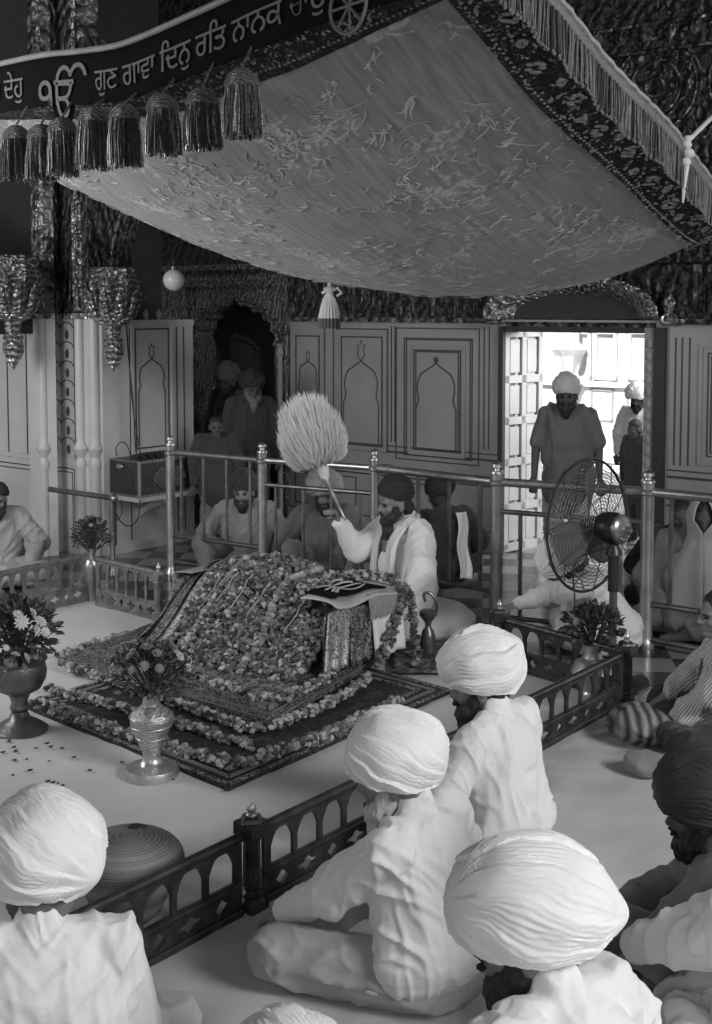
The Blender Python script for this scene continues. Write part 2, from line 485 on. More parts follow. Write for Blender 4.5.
# carved panels right over the marble (vertical ribs)
mb = MB(W3)
s = nr + .2
while s < SR:
    if not (dl - .15 < s < dr + .2):
        w = .52
        mb.box(s, s + .03, 0, .03, zTop + .05, 2.60, 1); mb.box(s + w, s + w + .03, 0, .03, zTop + .05, 2.60, 1)
        for k in range(6): mb.box(s + .08 + k * .07, s + .095 + k * .07, 0, .012, zTop + .07, 2.5, 1 if k % 2 else 0)
    s += .62
tag(mb.build('trim_cornice', [gilt_dark, gilt], smooth=False), kind='structure')

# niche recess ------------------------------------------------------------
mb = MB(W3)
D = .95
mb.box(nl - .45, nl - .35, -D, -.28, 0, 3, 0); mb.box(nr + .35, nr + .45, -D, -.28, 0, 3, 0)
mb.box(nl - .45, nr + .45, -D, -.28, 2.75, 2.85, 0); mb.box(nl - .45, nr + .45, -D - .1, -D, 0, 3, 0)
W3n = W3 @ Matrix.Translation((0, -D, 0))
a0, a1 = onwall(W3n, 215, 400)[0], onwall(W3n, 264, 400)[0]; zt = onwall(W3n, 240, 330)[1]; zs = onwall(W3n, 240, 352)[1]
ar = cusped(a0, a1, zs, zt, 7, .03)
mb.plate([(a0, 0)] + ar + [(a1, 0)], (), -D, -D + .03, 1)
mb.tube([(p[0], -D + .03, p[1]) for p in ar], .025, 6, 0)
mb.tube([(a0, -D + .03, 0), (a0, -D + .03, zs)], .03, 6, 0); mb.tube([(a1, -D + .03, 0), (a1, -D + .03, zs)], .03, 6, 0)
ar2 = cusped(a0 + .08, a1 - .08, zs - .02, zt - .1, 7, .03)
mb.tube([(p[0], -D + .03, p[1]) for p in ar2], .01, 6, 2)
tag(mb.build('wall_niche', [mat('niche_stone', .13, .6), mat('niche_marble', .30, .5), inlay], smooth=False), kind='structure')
# niche surround
mb = MB(W3)
for r, dd in ((.02, .0), (.012, .05)):
    o_ = cusped(nl - dd, nr + dd, nzs, nzt + dd, 9, .05); mb.tube([(p[0], .005, p[1]) for p in o_], r, 6, 1)
for x in (nl - .06, nr + .05):
    mb.lathe([(.0, 0), (.05, 0), (.05, .06), (.03, .1), (.03, nzs - .12), (.05, nzs - .08), (.03, nzs - .02), (.05, nzs + .02), (0, nzs + .03)], (x, .02, 0), 12, 0)
zf = onwall(W3, 236, 285)[1]
mb.box(nl - .16, nr + .16, 0, .05, zf, zf + .05, 1); mb.box(nl - .16, nr + .16, 0, .08, zf + .05, zf + .075, 1)
k = nl - .15
while k < nr + .15: mb.ell((k, .05, zf - .01), (.012, .015, .02), 6, mi=1); k += .035
for x in (nl - .14, nr + .14): mb.box(x - .02, x + .02, 0, .03, 0, zf, 1)
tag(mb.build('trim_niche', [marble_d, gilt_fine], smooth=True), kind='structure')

# doorway -----------------------------------------------------------------
mb = MB(W3)
for x0, x1, m_ in ((dr - .09, dr, 0), (dr, dr + .10, 1), (dl - .05, dl, 1)):
    mb.box(x0, x1, -.28, .03 if m_ == 0 else .05, 0, dz, m_)
    if m_ == 0:
        z = .05
        while z < dz - .08: mb.ell(((x0 + x1) / 2, .03, z), (.035, .014, .045), 8, mi=0); z += .1
mb.box(dl, dr, -.2, .02, dz - .05, dz, 1)
mb.box(dl - .02, dr + .06, .0, .05, dz + .04, dz + .06, 2)
tag(mb.build('trim_doorframe', [mat('carved_stone', .32, .6, bump=.8, bscale=30), dark, marble_d], smooth=True), kind='structure')
mb = MB(W3)
zs0 = dz + .07; zt0 = onwall(W3, 590, 281)[1]; xm = (dl + dr) / 2 - .02; hw = (dr - dl) / 2 + .05
def arcp(k, a, b): return (xm + (hw + a) * cos(PI * (1 - k)), b, zs0 + (zt0 - zs0 + a * .6) * sin(PI * (1 - k)) ** .8)
N_ = 48
for i in range(N_):      # fluted hood, a coved band made of ribs
    k0, k1 = i / N_, (i + .72) / N_
    v0, v1 = arcp(k0, .02, .17), arcp(k1, .02, .17); u0, u1 = arcp(k0, -.16, .02), arcp(k1, -.16, .02)
    u0 = (u0[0], u0[1], max(u0[2] , zs0 + .02)); u1 = (u1[0], u1[1], max(u1[2], zs0 + .02))
    mb.tube([v0, tuple((a + b) / 2 + (.02 if j == 1 else 0) for j, (a, b) in enumerate(zip(v0, u0))), u0], .02, 6, 1)
mb.tube([arcp(i / 32, .04, .18) for i in range(33)], .028, 8, 1)
pl = [(arcp(i / 32, 0, 0)[0], arcp(i / 32, 0, 0)[2]) for i in range(33)]
mb.plate(pl, (), 0, .03, 0)
for sx in (dl - .10, dr + .14):
    mb.ell((sx, .08, zs0 + .0), (.08, .08, .06), 12, mi=1)
    mb.lathe([(.0, -.12), (.03, -.1), (.06, 0), (.03, .06), (0, .1)], (sx, .08, zs0 + .14), 10, 1)
tag(mb.build('trim_doorhood', [dark, gilt_bright], smooth=True), kind='structure')

# door leaf, swung outwards
pH = G(504, 554); pE = G(541, 546.5)
Md = frame(pH, (pE - pH)); Ld = (pE - pH).length
dleaf = bpy.data.objects.new('door_1', None); COL.objects.link(dleaf); dleaf.location = pH; tag(dleaf, kind='structure')
mb = MB(Md); H = 2.12
cols = 2; rows = 5
zz = [.05, .42, .84, 1.22, 1.60, 2.02]
xs = [0, .055, .235, .29, Ld - .055, Ld]
mb.box(0, Ld, -.05, -.03, .02, H, 0)
for a, b in ((0, .055), (Ld / 2 - .03, Ld / 2 + .03), (Ld - .055, Ld)): mb.box(a, b, -.03, .0, .02, H, 0)
for z in zz: mb.box(0, Ld, -.03, .0, z - .035, z + .035, 0)
for a, b in ((.055, Ld / 2 - .03), (Ld / 2 + .03, Ld - .055)):
    for i in range(5):
        mb.box(a + .025, b - .025, -.03, -.012, zz[i] + .06, zz[i + 1] - .06, 1)
        mb.box(a + .0, a + .018, -.03, -.026, zz[i] + .035, zz[i + 1] - .035, 2); mb.box(b - .018, b, -.03, -.026, zz[i] + .035, zz[i + 1] - .035, 2)
mb.build('door_leaf', [wood_w, wood_w, mat('door_groove', .1, .7)], dleaf, smooth=False, world=True)
mb = MB(Md); mb.lathe([(0, 0), (.02, 0), (.012, .03), (.022, .05), (0, .06)], (Ld - .05, .0, 1.05), 12, axis=Matrix.Rotation(-PI / 2, 4, 'X')); mb.build('door_handle', brass, dleaf, world=True)

# outside -----------------------------------------------------------------
mb = MB(); c0 = W3 @ V((dl - .6, -.3, 0))
ox = lambda s_, d_: tuple(W3 @ V((s_, -.3 - d_, -.02)))
mb.add([ox(-9, 0), ox(14, 0), ox(14, 22), ox(-9, 22)], [(0, 1, 2, 3)])
g = mb.build('terrace', mat('terrace_marble', .6, .5), smooth=False); tag(g, kind='structure')
W5 = W3 @ Matrix.Translation((0, -6.6, 0))
mb = MB(W5)
zb1 = onwall(W5, 600, 384)[1]
sl5 = -6; sr5 = 12
mb.box(sl5, sr5, -.4, 0, 0, zb1, 0); mb.box(sl5, sr5, -.4, -.02, zb1, 7, 1)
mb.box(sl5, sr5, 0, .06, zb1 - .04, zb1 + .04, 0)
for x0, x1, yt, yb in ((596, 616, 332, 378), (630, 648, 332, 378), (577, 590, 332, 378)):
    s0, s1, q0, q1 = rectline(mb, W5, x0, x1, yt, yb, w=.06, h=.05, y=-.02, mi=0)
s0, s1, q0, q1 = rectline(mb, W5, 592, 613, 390, 420, w=.03, h=.02, mi=2)
a, zt = onwall(W5, 602.5, 396); inlay_arch(mb, a, zt, .09, .12, q0 + .04, 'bud', w=.012)
rectline(mb, W5, 628, 650, 390, 424, w=.03, h=.02, mi=2)
# carved column beside a dark arched opening
a, z_ = onwall(W5, 573, 340)
mb.lathe([(.16, 0), (.16, .3), (.12, .35), (.12, zb1 - .1), (.2, zb1), (.13, zb1 + .15), (.2, zb1 + .4), (.26, zb1 + .5), (.14, zb1 + .6), (.18, 4.5)], (a, .1, 0), 16, 0, flute=8, fa=.08)
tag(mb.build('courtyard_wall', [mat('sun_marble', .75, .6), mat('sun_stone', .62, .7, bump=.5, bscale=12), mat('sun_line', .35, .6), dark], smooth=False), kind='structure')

# left: corner pilaster, left wall, wall behind the loudspeaker -----------
pA = V(G(105, 556)); W2 = frame(pA, EA); s190 = onwall(W2, 190, 450)[0]
mb = MB(W2)
zt2 = onwall(W2, 150, 322)[1]
mb.box(0, s190 + .05, -.12, 0, 0, zt2, 0)
s0, s1, q0, q1 = rectline(mb, W2, 135, 168, 329, 447)
raised(mb, s0 - .03, s1 + .03, q0 - .03, q1 + .03, .03, .014)
a, zt = onwall(W2, 151.5, 359); inlay_arch(mb, a, zt, (s1 - s0) / 2 * .8, .30, q0 + .02, 'bud')
for x in (130, 177, 184):
    a = onwall(W2, x, 400)[0]; mb.box(a - .006, a + .006, 0, .004, .1, zt2 - .05, 1)
for i, d in enumerate((0, .035)):
    rectline(mb, W2, 111 + i * 4, 172 - i * 3, 470 + i * 4, 553 - i * 4)
mb.box(0, s190 + .05, 0, .03, 0, .08, 0); mb.box(0, s190 + .05, 0, .02, zt2 - .03, zt2 + .02, 0)
# recess above, its shade put into a near-black back slab, with a gilt band
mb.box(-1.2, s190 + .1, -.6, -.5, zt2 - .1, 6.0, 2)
for k in (0.35, .5): mb.lathe([(0, 0), (.03, 0), (.015, .03), (.03, .08), (0, .12)], (s190 * k + .2, -.06, zt2), 10, 3)
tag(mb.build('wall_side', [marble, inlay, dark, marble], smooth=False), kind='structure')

# corner pilaster: folded shaft with an inlaid strip
pts = [P(104, 450, 11.0), P(86, 450, 10.97), P(76, 450, 11.0), P(62, 450, 11.2), P(48, 450, 11.02), P(40, 450, 10.95), P(39, 450, 11.15)]
pts = [V((p.x, p.y, 0)) for p in pts]
zc_ = 2.25 + (308 - 319) * 11 / 1220
mb = MB()
for i in range(6):
    a, b = pts[i], pts[i + 1]; M = frame(a, b - a); L_ = (b - a).length; mb.M = M
    mb.box(0, L_, -.15, 0, 0, zc_, 0); mb.box(-.02, L_ + .02, -.15, .03, zc_, zc_ + .05, 4)
    mb.box(0, L_, -.15, 0, zc_ + .05, 6, 2)
    if i in (2, 3):
        z0 = 2.25 - (460 - 308) * 11 / 1220
        mb.box(.01, L_ - .005, 0, .003, z0, zc_, 3)
        z = z0 + .08; k = 0
        while z < zc_ - .03:
            mb.ell((L_ / 2, .003, z), (.036, .003, .045), 10, mi=1)
            for sx in (.02, L_ - .02): mb.tube([(L_ / 2 - (L_ / 2 - .015) * cos(q * PI / 6) * (1 if sx < .05 else -1), .003, z + .09 + .05 * sin(q * PI / 6) - .03) for q in range(4)], .006, 5, 1)
            z += .175; k += 1
        for w_, zz_ in ((0, .8),):
            mb.box(.0, .012, 0, .004, z0, zc_, 1) if i == 2 else mb.box(L_ - .012, L_, 0, .004, z0, zc_, 1)
        # dado lines
        for d in (0, .035):
            z1_ = 2.25 - (470 - 308) * 11 / 1220 - d
            mb.box(0 if i == 3 else .03 + d, L_ if i == 2 else L_ - .03 - d, 0, .004, z1_ - .01, z1_, 1)
            if i == 2: mb.box(.03 + d, .04 + d, 0, .004, .1, z1_, 1)
            else: mb.box(L_ - .04 - d, L_ - .03 - d, 0, .004, .1, z1_, 1)
        # gilt strip above
        mb.box(0, L_, 0, .01, zc_ + .35, 3.4, 5)
    if i in (1, 4):
        mb.tube([(L_ / 2, .02, zc_ + .1), (L_ / 2, .02, 5)], .02, 8, 6)
        mb.box(L_ / 2 - .05, L_ / 2 + .05, .0, .02, zc_ + .2, 3.2, 6)
    if i in (0, 1, 4):
        # turned shaft mouldings
        mb.lathe([(.045, 0), (.045, .8), (.06, .84), (.035, .9), (.07, .98), (.04, 1.05), (.045, 1.1), (.045, zc_)], (L_ / 2, .0, 0), 12, 0)
tag(mb.build('trim_pilaster', [marble, inlay, gilt, mat('inlaid_marble', .42, .5), gilt_bright, gilt_dark, gilt_bright], smooth=True), kind='structure')
# left wall in bright light
pB = pts[-1]; W1 = frame(pB, (-.787, .617, 0))
mb = MB(W1)
mb.box(0, 4.5, -.15, 0, 0, zc_, 0); mb.box(0, 4.5, -.15, 0, zc_, 6, 2)
for x in (27, 8, -12):
    a = onwall(W1, x, 400)[0]; mb.box(a - .008, a + .008, 0, .004, .85, zc_, 1)
a = onwall(W1, 30, 455)[1]; mb.box(0, 4.5, 0, .02, .86, .9, 0)
for d in (0, .04):
    mb.box(.07 + d, 1.3 - d, 0, .004, .79 - d, .80 - d, 1); mb.box(.07 + d, .08 + d, 0, .004, .1, .8 - d, 1)
for q in range(3): mb.tube([(.35 + q * .07 + .5 * (1 - cos(t * PI / 20)), .01, zc_ + .2 + (.9 + q * .1) * sin(t * PI / 20)) for t in range(11)], .02, 6, 3)
mb.lathe([(.0, .86), (.03, .86), (.03, .9), (.012, .95), (.02, 1.0), (0, 1.03)], (.05, .04, 0), 10, 0)
tag(mb.build('wall_left', [marble, inlay, gilt, gilt_bright], smooth=True), kind='structure')

# arch ribs springing over the side bay
mb = MB(W2)
sB = onwall(W2, 112, 330)[0] + .03
for q, (r_, m_) in enumerate(((.02, 1), (.035, 0), (.02, 1), (.035, 0), (.02, 1))):
    o = q * .055
    mb.tube([(sB - .1 + o + (1.25 - o) * (1 - cos(t * PI / 28)), .10 - .01 * q, 2.62 + (1.15 - o) * sin(t * PI / 28)) for t in range(15)], r_, 8, m_)
pl_ = [(sB - .35, 2.35)] + [(sB + .14 + 1.1 * (1 - cos(t * PI / 28)), 2.6 + 1.05 * sin(t * PI / 28)) for t in range(13)] + [(sB + 1.2, 4.6), (sB - .35, 4.6)]
mb.plate(pl_, (), .0, .08, 0)
tag(mb.build('trim_arch', [gilt_dark, gilt], smooth=True), kind='structure')
# capital leaf zone around the bracket
def bracket(px, py_top, py_mid, py_bot, Y, label, face):
    ztop, zmid, zbot = (2.25 + (308 - y) * Y / 1220 for y in (py_top, py_mid, py_bot))
    c = P(px, 330, Y); c.z = 0
    t = thing('lotus_bracket', label, 'bracket', (c.x, c.y, zbot), group='gilt lotus brackets under the arches')
    h1 = ztop - zmid; h2 = zmid - zbot
    mb = MB(); mb.lathe([(.06, h2), (.14, h2 + .03), (.19, h2 + h1 * .35), (.22, h2 + h1 * .7), (.2, h2 + h1), (0, h2 + h1)], (0, 0, 0), 32, 0, flute=8, fa=.08)
    mb.build('capital', gilt_bright, t)
    mb = MB()
    for k in range(10):
        a = 2 * PI * k / 10 + .15
        pts = [(cos(a) * r_, sin(a) * r_, h2 + z_) for r_, z_ in ((.11, .03), (.19, .1), (.225, .2), (.24, .29), (.27, .33))]
        mb.tube(pts, [.02, .035, .04, .03, .008], 8, flat=.45, up=(cos(a), sin(a), 0))
        pts = [(cos(a + .3) * r_, sin(a + .3) * r_, h2 + z_) for r_, z_ in ((.2, .16), (.225, .24), (.235, .36), (.26, .41))]
        mb.tube(pts, [.015, .03, .028, .008], 8, flat=.4)
    mb.build('leaves', gilt_bright, t)
    mb = MB(); mb.lathe([(0, 0), (.012, .02), (.05, .08), (.085, .15), (.09, .2), (.075, .26), (.085, .27), (.085, .30), (.06, .32), (.07, h2)], (0, 0, 0), 32, 0, flute=12, fa=.06)
    mb.build('pendant', gilt_bright, t)
    return t
bracket(113, 268, 327, 372, 10.85, 'gilt lotus bracket with pointed bud, right of the inlaid pilaster above the loudspeaker', 0)
bracket(13, 256, 322, 370, 10.6, 'gilt lotus bracket with a bud at the left edge, under the tassels of the canopy', 0)

# ceiling
mb = MB(); q_ = [W3 @ V((-12, -.2, 0)), W3 @ V((12, -.2, 0)), V((9, -5, 0)), V((-9, -5, 0))]
mb.add([V((p.x, p.y, z)) for z in (6.0, 6.15) for p in q_], [(0, 1, 2, 3), (7, 6, 5, 4), (0, 4, 5, 1), (1, 5, 6, 2), (2, 6, 7, 3), (3, 7, 4, 0)])
tag(mb.build('ceiling', gilt_dark, smooth=False), kind='structure')
# ================================================================ canopy
N_, L_, F_, R_ = V((.43, 4.6, 0)), V((-3.3, 8.5, 0)), V((-1.35, 10.6, 0)), V((2.33, 7.4, 0))
def edge_z(A, B, pix):
    """heights of a cloth edge that runs over the ground line A-B, read where the photo shows it"""
    us, zs = [], []
    d = B - A; n = V((d.y, -d.x, 0))
    for px, py in pix:
        r = ray(px, py); c = V((0, 0, CAMH)); t = (A - V((0, 0, 0))).dot(n) / V((r.x, r.y, 0)).dot(n); q = c + r * t
        us.append(max(0, min(1, (V((q.x, q.y, 0)) - A).dot(d) / d.dot(d)))); zs.append(q.z)
    o = np.argsort(us); us = np.array(us)[o]; zs = np.array(zs)[o]
    def f(u):
        # smooth interpolation
        i = int(np.searchsorted(us, u)); i = max(1, min(len(us) - 1, i))
        h = us[i] - us[i - 1]; t = (u - us[i - 1]) / h if h > 1e-6 else 0; t = max(0, min(1, t))
        m0 = (zs[i] - zs[max(i - 2, 0)]) / max(us[i] - us[max(i - 2, 0)], 1e-3) * h; m1 = (zs[min(i + 1, len(zs) - 1)] - zs[i - 1]) / max(us[min(i + 1, len(us) - 1)] - us[i - 1], 1e-3) * h
        return float((2 * t ** 3 - 3 * t * t + 1) * zs[i - 1] + (t ** 3 - 2 * t * t + t) * m0 + (-2 * t ** 3 + 3 * t * t) * zs[i] + (t ** 3 - t * t) * m1)
    return f
zNL = edge_z(N_, L_, [(470, -90), (360, -52), (300, -28), (240, 0), (200, 18), (130, 47), (90, 54), (50, 58), (0, 68), (-119, 90)])
zNR = edge_z(N_, R_, [(470, -90), (560, 10), (604, 65), (665, 127), (687, 156), (706, 180), (739, 215)])
zLF = edge_z(L_, F_, [(-119, 90), (0, 152), (60, 178), (130, 210), (200, 241)])
zFR = edge_z(F_, R_, [(201, 241), (330, 275), (480, 291), (600, 278), (700, 240), (739, 215)])
SAG = .30
def canopy(u, v):      # u: N->L, v: N->R
    xy = (N_ * (1 - u) * (1 - v) + L_ * u * (1 - v) + R_ * (1 - u) * v + F_ * u * v)
    z = (1 - v) * zNL(u) + v * zFR(1 - u) + (1 - u) * zNR(v) + u * zLF(v)
    z -= (1 - u) * (1 - v) * zNL(0) + u * (1 - v) * zNL(1) + (1 - u) * v * zNR(1) + u * v * zLF(1)
    z -= SAG * max(0., 16 * u * (1 - u) * v * (1 - v)) ** .8
    z += .012 * noise.noise(V((u * 7, v * 7, 0))) + .006 * noise.noise(V((u * 30, v * 5, 2)))
    return V((xy.x, xy.y, z))
def brocade_mat():
    m = bpy.data.materials.new('brocade'); m.use_nodes = True
    N = m.node_tree.nodes; L = m.node_tree.links; b = N['Principled BSDF']; b.inputs['Roughness'].default_value = .5; b.inputs['Sheen Weight'].default_value = .3
    tc = N.new('ShaderNodeTexCoord'); mp = N.new('ShaderNodeMapping'); mp.inputs['Scale'].default_value = (44, 4, 1); mp.inputs['Rotation'].default_value = (0, 0, .06)
    L.new(tc.outputs['UV'], mp.inputs[0])
    n = N.new('ShaderNodeTexNoise'); n.inputs['Scale'].default_value = 3; n.inputs['Detail'].default_value = 6; L.new(mp.outputs[0], n.inputs[0])
    r = N.new('ShaderNodeMapRange'); r.inputs[1].default_value = .35; r.inputs[2].default_value = .75; r.inputs[3].default_value = .25; r.inputs[4].default_value = .42
    L.new(n.outputs[0], r.inputs[0])
    v = N.new('ShaderNodeTexNoise'); v.inputs['Scale'].default_value = 42; v.inputs['Detail'].default_value = 6; v.inputs['Distortion'].default_value = 2.2; L.new(tc.outputs['UV'], v.inputs[0])
    v2 = N.new('ShaderNodeTexNoise'); v2.inputs['Scale'].default_value = 7; L.new(tc.outputs['UV'], v2.inputs[0])
    mu = N.new('ShaderNodeMath'); mu.operation = 'MULTIPLY'; L.new(v.outputs[0], mu.inputs[0]); L.new(v2.outputs[0], mu.inputs[1])
    r2 = N.new('ShaderNodeMapRange'); r2.inputs[1].default_value = .315; r2.inputs[2].default_value = .35; r2.inputs[4].default_value = .28; L.new(mu.outputs[0], r2.inputs[0])
    ad = N.new('ShaderNodeMath'); ad.operation = 'ADD'; L.new(r.outputs[0], ad.inputs[0]); L.new(r2.outputs[0], ad.inputs[1]); L.new(ad.outputs[0], b.inputs['Base Color'])
    bp = N.new('ShaderNodeBump'); bp.inputs['Strength'].default_value = .35; bp.inputs['Distance'].default_value = .02
    L.new(n.outputs[0], bp.inputs['Height']); L.new(bp.outputs[0], b.inputs['Normal'])
    return m
cn = thing('canopy', 'large sagging brocade cloth canopy hung over the flower-covered scripture', 'canopy', (0, 6.5, 2.6))
mb = MB(); mb.grid(canopy, 90, 90)
mb.build('canopy_cloth', brocade_mat(), cn, world=True, solid=.006)
# woven sprays on the underside
thread = mat('thread', .62, .45, var=.2); rnd = random.Random(4)
mb = MB()
def sp(u, v, dz=-.012): p = canopy(min(max(u, 0), 1), min(max(v, 0), 1)); return p + V((0, 0, dz))
cen = [(rnd.uniform(.1, .95), rnd.uniform(.12, .97)) for _ in range(46)]
for k in range(760):
    cu, cv = cen[k % 46]; u, v = (cu + rnd.gauss(0, .035), cv + rnd.gauss(0, .035)) if rnd.random() < .75 else (rnd.uniform(.09, .98), rnd.uniform(.1, .98))
    if u < .085 or v < .12 or u > .99 or v > .99: continue
    kind = rnd.random()
    a = rnd.uniform(0, 2 * PI)
    if kind < .35:      # curved tendril
        l = rnd.uniform(.02, .05); w = rnd.uniform(-.012, .012)
        pts = [sp(u + cos(a) * l * t - sin(a) * w * sin(PI * t), v + sin(a) * l * t + cos(a) * w * sin(PI * t)) for t in (0, .2, .4, .6, .8, 1)]
        mb.tube(pts, [.001, .004, .005, .005, .004, .001], 5, flat=.4)
    elif kind < .7:     # flower spray: short petals round a point
        for q in range(rnd.randint(5, 9)):
            b_ = a + rnd.uniform(-1.6, 1.6); l = rnd.uniform(.004, .014); o = rnd.uniform(-.012, .012)
            mb.tube([sp(u + o, v + o * .6), sp(u + o + cos(b_) * l, v + o * .6 + sin(b_) * l)], [.009, .003], 5, flat=.35)
    else:
        l = rnd.uniform(.008, .02); mb.tube([sp(u, v), sp(u + cos(a) * l, v + sin(a) * l), sp(u + cos(a + .6) * l * 1.4, v + sin(a + .6) * l * 1.4)], [.003, .008, .002], 5, flat=.35)
th = mb.build('embroidery', thread, cn, world=True)
# dark floral border along the two near edges
emb = speckle('border_ground', .012, .16, 34, .60, coord='Object')
petal_m = mat('border_flower', .34, .75, var=.45, scale=40); rb = random.Random(6)
def BW(v): return .070 - .014 * v
mb = MB()
mb.grid(lambda a, b: canopy(BW(a) * b, a) + V((0, 0, -.02)), 60, 6)
mb.grid(lambda a, b: canopy(a, .105 * b) + V((0, 0, -.021)), 70, 6)
def rosette(fn, cu, cv, s, mi=1, n=7):
    for q in range(n):
        a = 2 * PI * q / n; mb.tube([fn(cu, cv), fn(cu + s * .6 * cos(a), cv + s * .6 * sin(a)), fn(cu + s * cos(a), cv + s * sin(a))], [.008, .02 * s / .1, .006], 6, mi, flat=.4)
fR = lambda x, y: canopy(max(0, y) / 4.9, max(0, x) / 3.4) + V((0, 0, -.028))      # x metres along the right edge, y across
fL = lambda x, y: canopy(max(0, x) / 5.4, max(0, y) / 3.9) + V((0, 0, -.028))
for fn, length in ((fR, 3.35), (fL, 3.6)):
    x = .1; k = 0
    while x < length:
        y = .18 + .03 * sin(k * 1.7)
        s0_ = .055 if k % 2 else .035
        for q in range(8):
            a = q * PI / 4 + rb.random() * .4; r_ = s0_ * rb.uniform(.35, .7); mb.ell(fn(x + r_ * cos(a), y + r_ * sin(a)), (s0_ * .34, s0_ * .34, .006), 8, mi=1)
        for q in range(26):
            sx, sy = rb.uniform(-.09, .09), rb.uniform(-.145, .145)
            if abs(sx) + abs(sy) < .06: continue
            a = rb.uniform(0, 6.28); l = rb.uniform(.008, .026)
            mb.tube([fn(x + sx, y + sy), fn(x + sx + l * .5 * cos(a), y + sy + l * .5 * sin(a)), fn(x + sx + l * cos(a + .5), y + sy + l * sin(a + .5))], [.002, rb.uniform(.004, .009), .002], 5, 1, flat=.4)
        for q in range(5):
            for yy in (.012, .295 if fn is fR else .37):
                mb.ell(fn(x + q * .034, yy * (1 - .15 * x / length)), (.007, .007, .004), 6, mi=1)
        x += .17; k += 1
mb.build('floral_border', [emb, petal_m], cn, world=True, solid=.004)
# inscribed valance along the left edge
nNL = V((-.72, -.69, 0)); LNL = (L_ - N_).length
VH = .265
def val(u, h, off=0.): 
    p = N_.lerp(L_, u); z = zNL(u)
    return V((p.x, p.y, z - h)) + nNL * (.03 + off + .008 * sin(u * 90) * h / VH)
mb = MB(); mb.grid(lambda a, b: val(a, b * VH), 120, 5)
mb.build('valance', black_cloth, cn, world=True, solid=.006)
# corner flap that hangs at the support point
mb = MB(); mb.grid(lambda a, b: val(.552 - .045 * a + .02 * b * (a - .5), VH + b * .22 * (1 - .5 * abs(a - .4))), 8, 6); mb.build('corner_flap', black_cloth, cn, world=True, solid=.005)
mb = MB(); mb.tube([val(i / 80, 0, .01) + V((0, 0, .012)) for i in range(81)], .016, 8)
mb.build('edge_cord', mat('cord_light', .30, .6), cn, world=True)
# lettering
stitch = mat('stitch', .17, .7)
def lettering(text, px0, size, mid, name='lettering', off=0., x0=0.):
    c = bpy.data.curves.new(name, 'FONT'); c.body = text; c.size = size; c.offset = off; c.resolution_u = 4
    to = bpy.data.objects.new(name, c); COL.objects.link(to); bpy.context.view_layer.update()
    dg = bpy.context.evaluated_depsgraph_get(); me = bpy.data.meshes.new_from_object(to.evaluated_get(dg)); bpy.data.objects.remove(to)
    # where on the edge does pixel column px0 fall
    d = L_ - N_; r = ray(px0, 40); k = r.x / r.y
    u0 = (k * N_.y - N_.x) / (d.x - k * d.y)
    bm = bmesh.new(); bm.from_mesh(me); bmesh.ops.triangulate(bm, faces=bm.faces[:])
    for _ in range(3):
        es = [e for e in bm.edges if e.calc_length() > .03]
        if es: bmesh.ops.subdivide_edges(bm, edges=es, cuts=1); bmesh.ops.triangulate(bm, faces=bm.faces[:])
    w = max(v.co.x for v in bm.verts)
    for v in bm.verts:
        x, y = v.co.x + x0, v.co.y; v.co = val(u0 - x / LNL, mid + size * .31 - y, .012)
    r_ = bmesh.ops.extrude_face_region(bm, geom=bm.faces[:])
    for e in r_['geom']:
        if isinstance(e, bmesh.types.BMVert): e.co += nNL * .004
    bm.to_mesh(me); bm.free()
    o = link(name, me, stitch, cn, smooth=False, world=True)
    return w + x0
w_ = lettering('ਗੁਣ ਗਾਵਾ ਿਦਨੁ ਰਿਤ ਨਾਨਕ', 101, .160, .150)
w_ = lettering('ਚ', 101, .160, .150, off=-.004, x0=w_ + .045)
lettering('ਾਉ', 101, .160, .150, x0=w_ - .001)
lettering('ਨਾਮ ਦੇਹੁ', -14, .17, .145)
lettering('ੴ', 44, .33, .235)
# emblem at the near end: crossed-swords wheel in light braid
mb = MB()
uE = .115
def ve(x, y): return val(uE - x / LNL, .23 + y, .014)
mb.tube([ve(.11 * cos(t * PI / 12), .11 * sin(t * PI / 12)) for t in range(24)], .008, 6, closed=True)
for a in range(0, 180, 45): mb.tube([ve(.1 * cos(math.radians(a)), .1 * sin(math.radians(a))), ve(-.1 * cos(math.radians(a)), -.1 * sin(math.radians(a)))], .006, 6)
mb.build('wheel_emblem', stitch, cn, world=True)
# silver fringe on the right edge
nNR = V((.83, -.56, 0)); nNR.normalize()
FH = .235
def fri(v, h, off=0.):
    p = N_.lerp(R_, v); return V((p.x, p.y, zNR(v) - h)) + nNR * (.03 + off + .012 * sin(v * 70) * (h / FH) + .005 * sin(v * 520))
frm = stripes('fringe_threads', .10, .36, 46, 'X', rough=.45, dist=3.0, detail=3)
mb = MB(); mb.grid(lambda a, b: fri(a * .995, b * .06), 160, 2); mb.build('fringe_heading', mat('fringe_head', .14, .5, var=.3, scale=60), cn, world=True, solid=.004)
mb = MB(); rnd = random.Random(8); a = 0
while a < .998:
    l = FH * rnd.uniform(.93, 1.03); w = .0032
    mb.tube([fri(a, .055), fri(a + rnd.uniform(-.001, .001), l * .55, rnd.uniform(-.004, .004)), fri(a + rnd.uniform(-.0015, .0015), l, rnd.uniform(-.004, .004))], [.003, .0032, .0028], 4, 0 if rnd.random() < .35 + .3 * sin(a * 40) else 1)
    a += .0021
for i in range(150): mb.ell(fri(i / 150 + .003, FH + .004), (.008, .008, .009), 6, mi=2)
mb.build('fringe', [mat('thread_dark', .03, .5), mat('thread_silver', .17, .4, .3, var=.4, scale=30), mat('bead_edge', .14, .5)], cn, world=True)
mb = MB(); mb.tube([fri(i / 60, 0) + V((0, 0, .008)) for i in range(61)], .013, 8); mb.build('edge_cord', mat('cord_light', .55, .6), cn, world=True)
